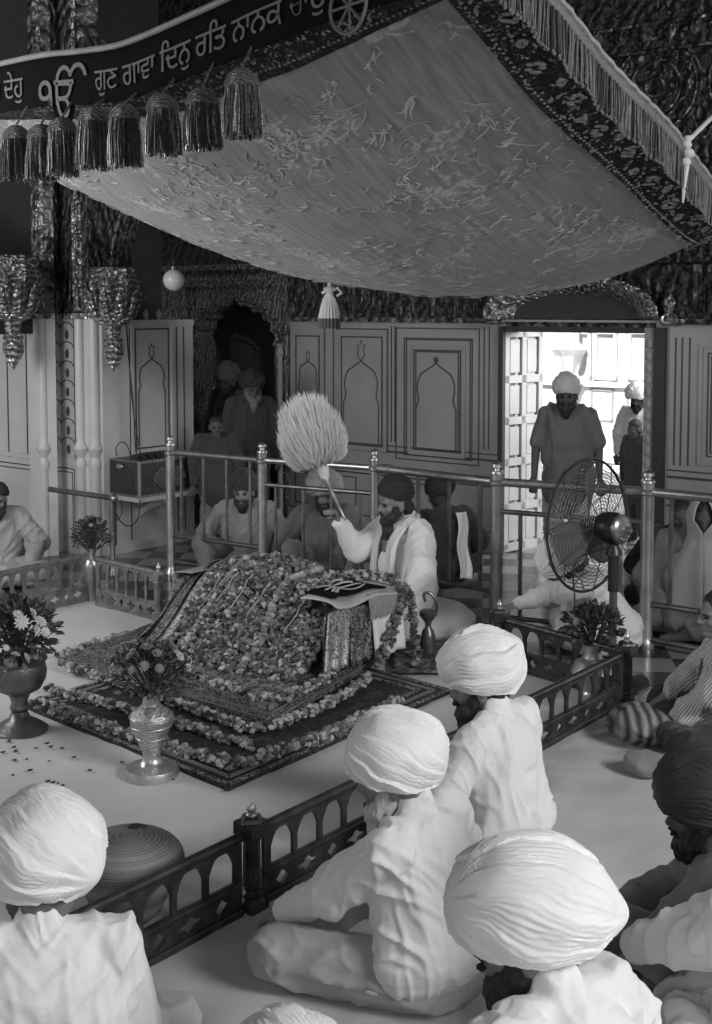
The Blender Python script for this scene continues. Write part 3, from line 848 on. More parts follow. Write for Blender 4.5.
# tassels of metallic thread; their sparkle is painted as pale flecks and strands
cap_m = relief('tassel_cap', .08, .4, .35, .7, 60, .8, .006); tas_m = mat('tassel_thread', .10, .35, .5, var=.95, scale=120)
tas_l = mat('tassel_painted_spark', .45, .3, .6, var=.9, scale=90)
def tassel(px, ytop, ybot, i):
    d = L_ - N_; k = ray(px, 100).x / ray(px, 100).y; u = (k * N_.y - N_.x) / (d.x - k * d.y)
    for _ in range(6):
        p = N_.lerp(L_, u) + nNL * .10; e_px = proj((p.x, p.y, 3.3))[0] - px; u += e_px / 500
    D = p.y
    zt = P(px, ytop, D).z; zb = P(px, ybot, D).z; h = zt - zb
    s = h / .32; rnd = random.Random(i); mb = MB()
    mb.lathe([(.01, 0), (.03, -.004), (.062, -.03), (.078, -.065), (.078, -.08), (.05, -.085)], (p.x, p.y, zt), 20, 0, flute=18, fa=.03)
    mb.tube([(p.x, p.y, zt), tuple(val(u, VH - .02))], .006, 6, 0)
    for k in range(300):
        a = rnd.uniform(0, 2 * PI); r0 = .072 * math.sqrt(rnd.uniform(.5, 1)); r1 = r0 * rnd.uniform(1.0, 1.32); hh = h * rnd.uniform(.9, 1.02)
        j = rnd.uniform(-.01, .01)
        mb.tube([(p.x + r0 * cos(a), p.y + r0 * sin(a), zt - .078), (p.x + (r0 + r1) / 2 * cos(a + j) + j, p.y + (r0 + r1) / 2 * sin(a), zt - hh * .6), (p.x + r1 * cos(a), p.y + r1 * sin(a) + j, zt - hh)], [.003, .0036, .003], 4, 2 if rnd.random() < .2 else 1)
    return mb.build('tassel', [cap_m, tas_m, tas_l], cn, world=True)
for i, (a, b, c) in enumerate([(-14, 128, 182), (16, 125, 181), (41, 124, 180), (62, 117, 176), (93, 106, 170), (124, 103, 167), (162, 93, 156), (202, 87, 150), (241, 68, 138)]): tassel(a, b, c, i)
# ornamental hanging tassel under the canopy, and stay rope
pt = P(329, 279, 9.9)
ht = thing('pendant_tassel', 'white bell-shaped tassel hanging from the low rear edge of the canopy', 'tassel', tuple(pt))
mb = MB(); z = -.0; q = 9.9 / 1220
mb.tube([(0, 0, 8 * q), (0, 0, -10 * q)], .012, 8); mb.lathe([(0, -6 * q), (.05, -9 * q), (.03, -13 * q), (.015, -16 * q)], n=14); mb.tube([(.02, 0, -12 * q), (.07, 0, -9 * q), (.10, 0, -14 * q), (.06, 0, -17 * q)], .012, 6)
mb.tube([(-.02, 0, -12 * q), (-.06, 0, -14 * q)], .012, 6)
mb.build('knot', mat('pale_cord', .6, .6), ht)
mb = MB(); mb.lathe([(.02, -14 * q), (.05, -20 * q), (.07, -30 * q), (.085, -39 * q)], n=40, flute=20, fa=.05); mb.build('skirt', mat('pale_thread', .72, .6), ht)
mb = MB(); mb.lathe([(.088, -39 * q), (.09, -41 * q), (.088, -49 * q), (.07, -49 * q)], n=40, flute=20, fa=.05); mb.build('dark_fringe', mat('thread_brown', .12, .7), ht)
pr = fri(.665, .0)
rp = thing('stay_rope', 'pale rope knotted to the fringe edge and pulled up to the right', 'rope', tuple(pr))
e_ = P(760, 66, 8.8)
mb = MB(); mb.tube([pr + V((0, 0, .01)), pr.lerp(e_, .5) + V((0, 0, -.01)), e_], .013, 8); mb.build('rope', mat('pale_rope', .62, .8), rp, world=True)
mb = MB(); 
for k, (dx, dz, r) in enumerate(((.0, .0, .03), (.01, -.045, .035), (-.005, -.09, .032), (0.005, .03, .025))): mb.ell(pr + V((dx, -.02, dz)), (r, r, r * .8), 10)
mb.tube([pr + V((0, -.02, -.1)), pr + V((-.01, -.03, -.2)), pr + V((-.015, -.03, -.30))], [.02, .012, .006], 6)
mb.build('knot', mat('pale_rope', .62, .8), rp, world=True)

# ================================================================ ground cloths
shp = [G(-330, 640), G(-60, 625), G(20, 608), G(76, 590), G(120, 604), G(170, 618), G(300, 640), G(470, 655), G(600, 694), G(690, 740), G(790, 800), G(1250, 1900), G(-700, 1900)]
shp = [V((p.x, p.y)) for p in shp]
from mathutils.geometry import intersect_point_tri_2d
def inside(p, poly):
    c = False; n = len(poly)
    for i in range(n):
        a, b = poly[i], poly[i - 1]
        if (a.y > p.y) != (b.y > p.y) and p.x < (b.x - a.x) * (p.y - a.y) / (b.y - a.y) + a.x: c = not c
    return c
def sheet():
    bm = bmesh.new(); vs = [bm.verts.new((p.x, p.y, 0)) for p in shp]; f = bm.faces.new(vs)
    bmesh.ops.triangulate(bm, faces=[f])
    for k in range(9):
        es = [e for e in bm.edges if e.calc_length() > .16]
        if not es: break
        bmesh.ops.subdivide_edges(bm, edges=es, cuts=1); bmesh.ops.triangulate(bm, faces=bm.faces)
    for v in bm.verts:
        x, y = v.co.x, v.co.y
        a = abs(noise.noise(V((x * 2.2, y * 1.1, 3)))); b = noise.noise(V((x * 5, y * 5, 0)))
        out = 1.0 if x > (y - 4.42) * .8 - .30 else .3
        v.co.z = .008 + out * (.020 * (1 - min(1, a * 6)) + .008 * b)
    me = bpy.data.meshes.new('floor_sheet'); bm.to_mesh(me); bm.free(); return me
so = link('floor_sheet', sheet(), sheet_m); tag(so, 'wide white cotton sheet spread over the floor on both sides of the low railing', 'sheet')

def slab(pix, z, th, name, m, label=None, cat=None, rim=None, parent=None):
    """flat cloth or rug from four ground pixels (left, front, right) completed to a parallelogram"""
    l, f, r = [G(a, b, z) for a, b in pix]; k = l + r - f
    return l, f, r, k
def rug(name, pix, z, th, label, mats_, border=.09, bands=3, fringe=False):
    l, f, r, k = slab(pix, z, th, name, None)
    t = thing(name, label, 'rug', tuple(f + V((0, 0, 0))))
    e1 = (l - f); e2 = (r - f); L1, L2 = e1.length, e2.length; e1 = e1 / L1; e2 = e2 / L2
    def pt(a, b): return f + e1 * a + e2 * b
    mb = MB()
    # body with soft edge
    mb.grid(lambda a, b: pt(a * L1, b * L2) + V((0, 0, .004 * noise.noise(V((a * 6, b * 6, z * 9))))), 24, 24)
    o = len(mb.v)
    mb.grid(lambda a, b: pt(a * L1, 0) + V((0, 0, -th * b)), 24, 1); mb.grid(lambda a, b: pt(0, a * L2) + V((0, 0, -th * b)), 24, 1)
    mb.build('pile', mats_[0], t, world=True)
    for i in range(bands):
        d = border * (i * .45 + .12); w = border * .2
        mb = MB()
        pts = [pt(d, d), pt(L1 - d, d), pt(L1 - d, L2 - d), pt(d, L2 - d)]
        for j in range(4):
            p, q = pts[j], pts[(j + 1) % 4]; mb.bar(p + V((0, 0, .004)), q + V((0, 0, .004)), w, .006)
        mb.build('border', mats_[1 + i % (len(mats_) - 1)], t, smooth=False, world=True)
    return t, pt, L1, L2
rugpile = speckle('rug_dark', .014, .055, 22, .56)
rugb1 = speckle('rug_band', .03, .30, 40, .52); rugb2 = mat('rug_line', .16, .9, var=.3)
rug('carpet', [(22, 704), (228, 787), (452, 690)], .03, .022, 'large dark patterned carpet lying on the white sheet under everything else', [rugpile, rugb1, rugb2], .14, 3)
rug('carpet', [(58, 660), (272, 722), (392, 650)], .062, .03, 'small bordered carpet under the top one, dark with light edge stripes', [speckle('rug_mid', .03, .16, 30, .5), rugb2, rugb1], .07, 3)
rug('carpet', [(82, 651), (270, 706), (380, 643)], .088, .026, 'topmost small carpet directly under the flower-covered stand', [speckle('rug_top', .04, .26, 26, .5), rugb2, rugb1], .08, 3)
# dark carpet under the attendant at the right
mb = MB(); q = [G(392, 672, .04), G(520, 672, .04), G(470, 612, .04), G(392, 620, .04)]
mb.grid(lambda a, b: q[0].lerp(q[1], a).lerp(q[3].lerp(q[2], a), b) + V((0, 0, .012 * noise.noise(V((a * 4, b * 4, 1))))), 20, 20)
o = mb.build('floor_cloth', speckle('cloth_dark_fl', .05, .2, 12, .55), solid=.012); tag(o, 'rumpled dark patterned cloth on the floor beside the seated attendant', 'cloth')

# ================================================================ scripture stand and flowers
Q0 = G(333, 672, .09)
LB, WB, HB = 1.38, .66, .46
def bed(a, b, z): p = Q0 + EA * a - EB * b; return V((p.x, p.y, z))
st = thing('scripture_stand', 'low cushioned stand draped in brocade, buried under a blanket of flowers', 'stand', tuple(bed(.3, .7, .09)))
mb = MB()
for a in (.04, WB - .04):
    for b in (.05, LB - .05):
        mb2 = MB(); c = bed(a, b, .09); mb2.lathe([(.03, 0), (.022, .04), (.032, .1), (.02, .16), (.03, .22)], tuple(c), 12); mb2.build('leg', mat('stand_wood', .08, .5), st, world=True)
mb = MB()
def cush(a, b, z): return bed(a, b, z)
n1 = 20
mb.grid(lambda u, v: bed(.05 + u * (WB - .1), .05 + v * (LB - .1), .31 + .13 * (max(0, 16 * u * (1 - u) * v * (1 - v))) ** .3), n1, n1)
mb.grid(lambda u, v: bed(.05 + u * (WB - .1), .05 + v * (LB - .1), .29), 2, 2)
mb.build('cushion', mat('cushion', .3, .8), st, world=True)
# brocade drapes on the right end
broc_d = speckle('drape_brocade', .03, .30, 45, .52, rough=.4, metal=.2); broc_l = speckle('drape_strip', .10, .42, 40, .48, rough=.4, metal=.3)
def drape(a0, a1, b, z1, z0, flare, slant, m, name='drape', off=0.):
    mb = MB()
    def fn(u, v):
        a = a0 + (a1 - a0) * u + slant * v
        return bed(a, b - off - flare * v - .012 * sin(u * 14) * v, z1 + (z0 - z1) * v)
    mb.grid(fn, 18, 14); return mb.build(name, m, st, world=True, solid=.006)
drape(-.06, .15, .0, HB, .12, .05, -.10, broc_l, off=.014)
drape(.17, .36, .0, HB - .02, .10, .03, -.05, broc_d)
drape(-.08, .40, .0, HB - .02, .09, .0, -.02, broc_d)
wc = drape(.34, .64, .0, HB, .10, .02, .02, mat('white_linen', .78, .8), 'white_cloth', off=.015)
# cloths folded over the top at the right end
mb = MB(); mb.grid(lambda u, v: bed(.0 + u * .66, .26 - v * .30, HB + .035 + .012 * sin(u * 9 + v * 3) - .05 * max(0, v - .8) * 2), 20, 12)
mb.build('top_cloth', mat('cloth_pale', .5, .8), st, world=True, solid=.008)
mb = MB()
mb.grid(lambda u, v: bed(.06 + u * .46, .30 - v * .27 + .03 * sin(u * 5), HB + .058 + .01 * sin(u * 11)), 16, 10)
mb.build('embroidered_cloth', black_cloth, st, world=True, solid=.008)
mb = MB()
for k in range(4):
    t0 = k * .07
    mb.tube([bed(.14 + .26 * s_ , .26 - t0 * .8 - .03 * sin(s_ * PI * 2 + k), HB + .073 + .008 * sin(s_ * 9)) for s_ in [i / 10 for i in range(11)]], .011, 6, flat=.5)
mb.build('gold_scrolls', mat('scroll_thread', .5, .4), st, world=True)
mb = MB(); rnd = random.Random(3)
for k in range(80):
    a = .30 + k * .0043; mb.tube([bed(a, -.03, HB + .02), bed(a + rnd.uniform(-.003, .003), -.045, HB - .05), bed(a + rnd.uniform(-.004, .004), -.047, HB - .11 + rnd.uniform(-.01, .01))], .0028, 4)
mb.grid(lambda u, v: bed(.30 + u * .345, -.012 - .02 * v, HB + .045 - .02 * v), 8, 2)
mb.build('fringe', mat('fringe_gold', .34, .5, .2, var=.3, scale=70), st, world=True)
# brocade on the left end
def leftdrape(a0, a1, m, b0=LB, z1=.50, fl=.10):
    mb = MB(); mb.grid(lambda u, v: bed(a0 + (a1 - a0) * u - .22 * v * v * (1), b0 + fl * v * v - .03 * sin(v * PI), z1 + (.09 - z1) * v), 14, 18); return mb.build('drape', m, st, world=True, solid=.006)
leftdrape(-.02, .10, broc_l); leftdrape(.10, .62, broc_d, fl=.06)
mb = MB(); mb.grid(lambda u, v: bed(.0 + .34 * u, LB - .16 + .17 * v, .515 - .02 * v * v), 8, 8); mb.build('top_cloth', mat('cloth_pale2', .3, .8), st, world=True, solid=.006)

# blanket of flowers
def prof(a, b):
    """height of the flower blanket over the stand; a across (front negative), b along"""
    top = .50 + .09 * math.exp(-((b - .85) / .42) ** 2) - .05 * smooth(.45, .05, b)
    x = a
    foot = -.42 + .10 * abs(b - .6) 
    s_ = smooth(foot, .26, x)
    h = .09 + (top - .09) * (s_ ** .8)
    if x > .5: h -= .12 * smooth(.5, .7, x)
    h += .02 * noise.noise(V((a * 5, b * 5, 1)))
    # gathered folds running down the front
    h += .022 * sin(b * 17 + a * 5) * smooth(-.4, -.1, a) * smooth(.3, .05, a)
    return h
fb = thing('flower_blanket', 'heavy blanket of strung blossoms heaped over the scripture stand', 'flowers', tuple(bed(.2, .7, .1)))
mb = MB(); mb.grid(lambda u, v: bed(-.42 + 1.12 * u, .03 + 1.29 * v, prof(-.42 + 1.12 * u, .03 + 1.29 * v) - .03), 30, 30); mb.build('backing_cloth', mat('leafy_dark', .05, .9), fb, world=True, solid=.01)
for b0, b1, m_ in ((1.13, 1.22, broc_l), (1.215, 1.40, broc_d)):
    mb = MB(); mb.grid(lambda u, v: bed(.40 - .78 * u, b0 + (b1 - b0) * v + .05 * u * u + .02 * sin(u * 7) , prof(.40 - .78 * u, min(b0 + (b1 - b0) * v, 1.25)) + .006 - (.02 + .25 * (b1 > 1.3) * max(0, v - .35)) * v + .008 * sin(v * 9 + u * 4)), 24, 10)
    mb.build('side_drape', m_, fb, world=True, solid=.006)
rnd = random.Random(11)
fm = [mat('bloom_a', .21, .85, var=.3, scale=25), mat('bloom_b', .11, .85, var=.3, scale=25), mat('bloom_c', .42, .85, var=.25, scale=25), mat('leaf_dark', .045, .8, var=.3)]
mb = MB(); cnt = 0
while cnt < 5200:
    a, b = rnd.uniform(-.46, .72), rnd.uniform(.02, 1.34)
    lim = -.43 + .14 * abs(b - .62)
    if a < lim: continue
    if b < .26 and (a > .05): 
        if rnd.random() > .12: continue
    if b > 1.15 + .1 * smooth(.2, .5, a) and (a < .42 or rnd.random() < .6): continue
    h = prof(a, b); 
    # more samples where steep
    sl = abs(prof(a + .02, b) - prof(a - .02, b)) / .04
    if rnd.random() > .45 + .35 * sl: continue
    s_ = rnd.uniform(.011, .022) * (1.2 if rnd.random() < .1 else 1)
    tv, tf = BLOOM[rnd.randrange(6)] if (a < .2 and cnt % 3 == 0) else BLOOM_S[rnd.randrange(6)]
    c = bed(a, b, h + rnd.uniform(-.012, .014))
    mb.inst(tv, tf, Matrix.Translation(c) @ rot_rand(rnd) @ Matrix.Scale(s_, 4), rnd.choices([0, 1, 2, 3], [5, 5, 1.5, 3.2])[0]); cnt += 1
o = mb.build('blossoms', fm, fb, world=True); o['kind'] = 'stuff'
# thick cords of flowers crossing the blanket
for b0, b1 in ((.98, .92), (.42, .56)):
    mb = MB()
    pts = [(a, b0 + (b1 - b0) * (a + .3) / .9 + .02 * sin(a * 9)) for a in [(.5 - .85 * i / 40) for i in range(41)]]
    for a, b in pts:
        for q in range(2):
            tv, tf = BLOOM[rnd.randrange(6)]; c = bed(a + rnd.uniform(-.01, .01), b + rnd.uniform(-.015, .015), prof(a, b) + .02)
            mb.inst(tv, tf, Matrix.Translation(c) @ rot_rand(rnd) @ Matrix.Scale(rnd.uniform(.016, .026), 4), rnd.choice([0, 0, 2]))
    mb.build('flower_cord', fm, fb, world=True)
for b in (.88, .60, 1.02, .3, .75):
    mb = MB(); mb.tube([bed(.1 - .05 * i, b + .01 * sin(i * 2), prof(.1 - .05 * i, b) + .03) for i in range(5)], .003, 5)
    mb.build('tinsel', mat('tinsel', .8, .25, .5), fb, world=True)

def garland(label, pts3, r=.034, seed=1, dens=1.0, mixw=(4, 2.5, 4, 1.0), group=None, s0=.012, s1=.022):
    pts = spline(pts3, 10); rnd = random.Random(seed)
    mb = MB(); L = [0]
    for i in range(1, len(pts)): L.append(L[-1] + (pts[i] - pts[i - 1]).length)
    n = int(L[-1] / .0045 * dens)
    for k in range(n):
        x = L[-1] * k / n; i = max(1, int(np.searchsorted(L, x))); i = min(i, len(pts) - 1); t = (x - L[i - 1]) / max(1e-6, L[i] - L[i - 1]); c = pts[i - 1].lerp(pts[i], t)
        c = c + V((rnd.gauss(0, .5), rnd.gauss(0, .5), rnd.uniform(-.6, .8))) * r * .85
        tv, tf = BLOOM[rnd.randrange(6)]
        mb.inst(tv, tf, Matrix.Translation(c) @ rot_rand(rnd) @ Matrix.Scale(rnd.uniform(s0, s1), 4), rnd.choices([0, 1, 2, 3], mixw)[0])
    o = mb.build('garland', fm, None); tag(o, label, 'garland', group); return o
g3 = lambda l, z: [G(a, b, z) for a, b in l]
ZG = .055
garland('outermost flower garland, laid round the left and front edge of the big carpet', g3([(36, 702), (72, 716), (110, 729), (150, 741), (182, 750), (222, 761), (245, 763), (275, 753), (320, 737), (352, 722), (400, 700)], ZG), .034, 1, 1.25)
garland('second flower garland on the dark carpet, just behind the ornate metal vase', g3([(47, 688), (85, 698), (124, 708), (160, 718), (195, 728), (225, 738), (252, 745)], ZG), .028, 2, 1.1)
garland('third flower garland, laid just in front of the small carpets', g3([(62, 664), (110, 680), (150, 694), (182, 705), (220, 718), (256, 728), (300, 716), (345, 694), (368, 676)], .06), .03, 3, 1.15)
garland('flower garland along the far left side of the big carpet', g3([(58, 655), (90, 645), (120, 637), (150, 630), (178, 622)], ZG), .03, 4, 1.1)
garland('garland of mixed blossoms at the foot of the heap, on the topmost carpet', g3([(140, 655), (175, 668), (215, 682), (268, 698), (300, 690), (330, 675)], .11), .03, 5, 1.2)
garland('flower garland hanging from the right end of the stand across the white cloth', [bed(.60, -.03, .50), bed(.60, -.06, .42), bed(.50, -.07, .28), bed(.40, -.09, .16), bed(.26, -.14, .10)], .034, 6, 1.3, (6, 4, 1, 1))
garland('short garland hanging straight down the back right corner of the stand', [bed(.66, -.04, .50), bed(.68, -.07, .38), bed(.68, -.09, .22), bed(.62, -.16, .07), bed(.50, -.24, .06)], .026, 7, 1.2, (5, 5, .5, 1))
garland('flower garland along the top right end of the stand', [bed(.05, .30, .53), bed(.3, .32, .55), bed(.5, .28, .55), bed(.64, .12, .54), bed(.64, .0, .51)], .034, 8, 1.4)

# ================================================================ railings
def rpt(px, py, Y): p = P(px, py, Y); return V((p.x, p.y, 0))
posts = [rpt(170, 445, 10.17), rpt(262, 460, 9.63), rpt(375, 468, 9.15), rpt(497, 482, 8.41), rpt(648, 492, 7.96), rpt(800, 500, 7.35)]
tr = thing('tall_railing', 'waist-high polished metal railing running behind the attendant and the fan', 'railing', tuple(posts[0]))
def lerp_z(i, px_frac, z): return posts[i].lerp(posts[i + 1], px_frac) + V((0, 0, z))
for i, p in enumerate(posts):
    mb = MB(); r = .037 if i < 3 else .043
    mb.lathe([(.06, 0), (.06, .03), (r + .008, .05), (r, .08), (r, 1.02), (r + .012, 1.03), (r + .012, 1.05), (r, 1.06), (r, 1.10), (r + .006, 1.105), (r + .004, 1.12), (r * .6, 1.125), (r * .55, 1.14), (r * .95, 1.15), (r * .9, 1.17), (r * .4, 1.185), (0, 1.19)], tuple(p), 20)
    mb.build('post', brass if i not in (3,) else brass, tr, world=True)
def rail(i, z0, z1=None, r=.022, f0=0., f1=1.):
    mb = MB(); mb.tube([lerp_z(i, f0, z0), lerp_z(i, f1, z0 if z1 is None else z1)], r, 12); return mb
for i in range(5):
    rail(i, 1.045, r=.024 if i < 2 else .030).build('top_rail', brass, tr, world=True)
low = [(.34, .10), (.84, .18), (.27, .12), (.84, .10), (.29, .06)]
def balusters(i, n, z0, z1, r=.013):
    for k in range(n):
        mb = MB(); f = (k + .5) / n if n > 1 else .55
        mb.tube([lerp_z(i, f, z0), lerp_z(i, f, z1)], r, 8); mb.build('baluster', brass_d, tr, world=True)
rail(0, .34, r=.018).build('lower_rail', brass_d, tr, world=True); rail(0, .12, r=.018).build('lower_rail', brass_d, tr, world=True); balusters(0, 4, .34, 1.045)
rail(1, .85, r=.018).build('mid_rail', brass_d, tr, world=True); rail(1, .12, r=.018).build('lower_rail', brass_d, tr, world=True); balusters(1, 4, .12, .85)
rail(2, .27, r=.018).build('lower_rail', brass_d, tr, world=True); balusters(2, 4, .27, 1.045, .016)
rail(3, .84, r=.018).build('mid_rail', brass_d, tr, world=True); rail(3, .10, r=.018).build('lower_rail', brass_d, tr, world=True); balusters(3, 3, .10, .84, .014)
rail(4, .30, r=.02).build('lower_rail', brass_d, tr, world=True); rail(4, .06, r=.02).build('lower_rail', brass_d, tr, world=True); balusters(4, 3, .30, 1.045, .016)
# cross joint at the third post
mb = MB(); d = (posts[3] - posts[2]).normalized(); c = posts[2] + V((0, 0, 1.045)); mb.tube([c + d * .04, c + d * .12, c + d * .125, c + d * .15], [.036, .036, .042, .042], 14); mb.build('rail_socket', brass, tr, world=True)

# short rail end under the loudspeaker
pe = P(112, 498, 10.2); pe2 = V((pe.x, pe.y, 0))
sr_ = thing('short_railing', 'short dark railing end with a bright knob, left of the wall shelf', 'railing', tuple(pe2))
mb = MB(); mb.lathe([(.04, 0), (.03, .04), (.022, .06), (.022, pe.z)], tuple(pe2), 12); mb.build('post', brass_d, sr_, world=True)
mb = MB(); q = pe + V((-.65, .5, 0)); mb.tube([pe, q], .024, 12); mb.build('top_rail', brass_d, sr_, world=True)
mb = MB(); mb.ell(pe + V((.02, -.02, .0)), (.035, .035, .035), 14); mb.build('knob', brass, sr_, world=True)

# low railing of cast panels
rail_m = mat('cast_bronze', .085, .32, .65, var=.45, scale=14, bump=.35, bscale=55, bdist=.006)
RH = .315
def arched(x0, x1, z0, z1, m=10):
    r = (x1 - x0) / 2; xc = (x0 + x1) / 2; zs = z1 - r
    pts = [(x0, z0), (x1, z0)]
    for i in range(m + 1):
        t = PI * i / m; k = 1 - .10 * abs(sin(t * 3)); pts.append((xc + r * cos(t) * k, zs + r * sin(t) * k))
    return pts
def lozenge(xc, zc, a, b, wide=False):
    pts = []
    for i in range(24):
        t = 2 * PI * i / 24; k = 1 / (abs(cos(t)) + abs(sin(t))) if not wide else (.78 + .22 * cos(4 * t))
        pts.append((xc + a * cos(t) * k, zc + b * sin(t) * k))
    return pts
def low_bay(root, p, q, style, nb, mtl=None, h=RH):
    """one cast bay between p and q"""
    mtl = mtl or rail_m
    d = (q - p); L = d.length; M = frame(p, d)
    mb = MB(M); mb.tube([(0, 0, h - .012), (L, 0, h - .012)], .019, 10)
    mb.build('top_rail', mtl, root, world=True)
    mb = MB(M); y0, y1 = -.008, .008
    holes = []
    zb = .13; w = (L - .05) / nb
    if style == 'arched':
        for k in range(nb):
            x0 = .025 + k * w + .012; x1 = x0 + w - .024
            holes.append(arched(x0, x1, zb + .012, h - .035))
        k = 0; x = .025 + w * .5
        for k in range(nb):
            xc = .025 + (k + .5) * w; wide = k % 2 == 1
            holes.append(lozenge(xc, .075, w * (.42 if wide else .24), .030 if wide else .032, wide))
    mb.plate([(0, .02), (L, .02), (L, h - .015), (0, h - .015)], holes, y0, y1)
    pn = mb.build('pierced_panel', mtl, root, world=True, smooth=False)
    for nm, z, hh, yy in (('mid_rail', zb - .004, .016, .015), ('bottom_rail', .022, .03, .02)):
        mb = MB(M); mb.box(0, L, -yy, yy, z - hh / 2, z + hh / 2); o = mb.build(nm, mtl, root, world=True, smooth=False); b_ = o.modifiers.new('b', 'BEVEL'); b_.width = .004
    for k in range(nb + 1):
        x = .025 + k * w; mb = MB(M)
        mb.lathe([(.010, zb), (.012, zb + .01), (.008, zb + .02), (.0095, zb + .1), (.008, h - .05), (.013, h - .035), (.013, h - .02)], (x, 0, 0), 8); mb.build('baluster', mtl, root, world=True)
def low_post(root, p, h=.415, fl=True, mtl=None):
    M = frame(p, EA) ; mb = MB(M); mtl = mtl or rail_m; s_ = h / .46
    b = .036
    mb.box(-.045, .045, -.045, .045, 0, .03); mb.lathe([(.05, .03), (.05, .05), (.036, .065), (.045, .08), (.03, .095), (.034, .11)], (0, 0, 0), 16)
    mb.lathe([(.034, .11), (.031, .30), (.034, .31), (.042, .32), (.038, .335)], (0, 0, 0), 32, flute=12, fa=.07)
    mb.box(-.048, .048, -.048, .048, .332, .385)
    mb.lathe([(.055, .385), (.045, .40), (.025, .41)], (0, 0, 0), 4)
    if s_ != 1: mb.v = [(x, y, z * s_) for x, y, z in mb.v]
    po = mb.build('post', mtl, root, world=True)
    mb = MB(M); mb.lathe([(.024, .40), (.02, .412), (.012, .418), (.019, .43), (.019, .44), (.010, .455), (0, .475)], (0, 0, 0), 16); 
    if s_ != 1: mb.v = [(x, y, z * s_) for x, y, z in mb.v]
    mb.build('finial', silver if True else mtl, po, world=True)
PA = rpt(252, 900, 4.42); PC = V((1.535, 6.80, 0))
PM = PA.lerp(PC, .5); dA = (PC - PA).normalized(); PZ = PA - dA * 1.56
lr = thing('low_railing', 'knee-high cast bronze railing with arched openings crossing the foreground diagonally', 'railing', tuple(PA))
for p in (PZ, PA, PM, PC): low_post(lr, p)
for p, q in ((PZ, PA), (PA, PM), (PM, PC)):
    low_bay(lr, p + dA * .06, q - dA * .06, 'arched', 9)
dB = V((-EB.x, -EB.y, 0))
PD = G(506, 668); PD = PC + (V((PD.x, PD.y, 0)) - PC).normalized() * .98
lr2 = thing('low_railing', 'knee-high cast railing at right, from the corner post back behind the metal flower pot', 'railing', tuple(PC))
d2 = (PD - PC).normalized(); low_post(lr2, PD)
low_bay(lr2, PC + d2 * .06, PD - d2 * .05, 'arched', 6)
# left pieces, brighter metal
rail_l = mat('cast_brass', .24, .38, .55, var=.4, scale=16, bump=.3, bscale=50, bdist=.006)
a, b = G(86, 602), G(-70, 640); dd = (b - a).normalized()
lr3 = thing('low_railing', 'low brass railing at the far left in front of the seated man', 'railing', tuple(b))
low_bay(lr3, b, a - dd * -.0, 'arched', 12, rail_l, .37); low_post(lr3, b, .44, mtl=rail_l)
a, b = G(97, 606), G(159, 622)
lr4 = thing('low_railing', 'short low brass railing under the wall shelf, right of the slim vase', 'railing', tuple(a))
low_bay(lr4, a, b, 'arched', 6, rail_l, .37); low_post(lr4, b, .42, mtl=rail_l)

# ================================================================ vases and bouquets
leafm = [mat('leaf_a', .055, .6, var=.4), mat('leaf_b', .12, .6, var=.3)]
petm = [mat('petal_w', .7, .7), mat('petal_g', .28, .7), mat('petal_d', .09, .7)]
LEAF = [(0, 0, 0), (-.25, .35, .06), (0, .4, -.02), (.25, .35, .06), (-.2, .75, .03), (0, .75, -.05), (.2, .75, .03), (0, 1.1, -.1)]
LEAFF = [(0, 2, 1), (0, 3, 2), (1, 2, 5, 4), (2, 3, 6, 5), (4, 5, 7), (5, 6, 7)]
FL = None
def flower_tpl():
    mb = MB()
    for r_, n, s_, lift in ((.42, 11, .5, .08), (.28, 9, .42, .22), (.12, 6, .36, .34)):
        for q in range(n):
            a = 2 * PI * q / n + r_; c = V((cos(a), sin(a), 0)); t = V((-sin(a), cos(a), 0))
            mb.add([V((0, 0, lift)), c * r_ + t * s_ * .45 + V((0, 0, lift + .1)), c * (r_ + s_ * .9) + V((0, 0, lift * 1.3)), c * r_ - t * s_ * .45 + V((0, 0, lift + .1))], [(0, 1, 2, 3)])
    mb.ell((0, 0, .3), (.2, .2, .16), 8, mi=1)
    return mb.mesh('blossom_mesh')
def bouquet(c, rx, rz, nleaf, nfl, label, seed, tone=(0, 0, 1), fs=.035, ls=.07, droop=.3):
    t = thing('flower_bouquet', label, 'flowers', c); rnd = random.Random(seed)
    mb = MB(); lv = np.array(LEAF)
    for k in range(nleaf):
        a = rnd.uniform(0, 2 * PI); e = rnd.uniform(-droop, PI / 2); rr = rnd.uniform(.45, 1.0)
        d = V((cos(a) * cos(e), sin(a) * cos(e), sin(e)))
        p = V((d.x * rx * rr, d.y * rx * rr, rz * .45 + d.z * rz * .55 * rr))
        q = (d + V((rnd.uniform(-.5, .5), rnd.uniform(-.5, .5), rnd.uniform(-.3, .5)))).to_track_quat('Y', 'Z').to_matrix().to_4x4()
        mb.inst(lv, LEAFF, Matrix.Translation(p) @ q @ Matrix.Rotation(rnd.uniform(-1, 1), 4, 'Y') @ Matrix.Scale(ls * rnd.uniform(.6, 1.1), 4), rnd.choice([0, 0, 1]))
        if k % 6 == 0: mb.tube([(0, 0, -.02), tuple(p * .5), tuple(p)], .003, 5, 0)
    mb.build('foliage', leafm, t, smooth=False)
    for k in range(nfl):
        a = rnd.uniform(0, 2 * PI); e = rnd.uniform(.0, PI / 2)
        d = V((cos(a) * cos(e), sin(a) * cos(e), sin(e))); 
        p = V((d.x * rx * .95, d.y * rx * .95, rz * .45 + d.z * rz * .6))
        me = flower_tpl(); o = link('blossom', me, [petm[rnd.choice(tone)], petm[1]], t, smooth=False)
        o.location = p; o.rotation_euler = d.to_track_quat('Z', 'Y').to_euler(); s_ = fs * rnd.uniform(.8, 1.2); o.scale = (s_, s_, s_)
    return t
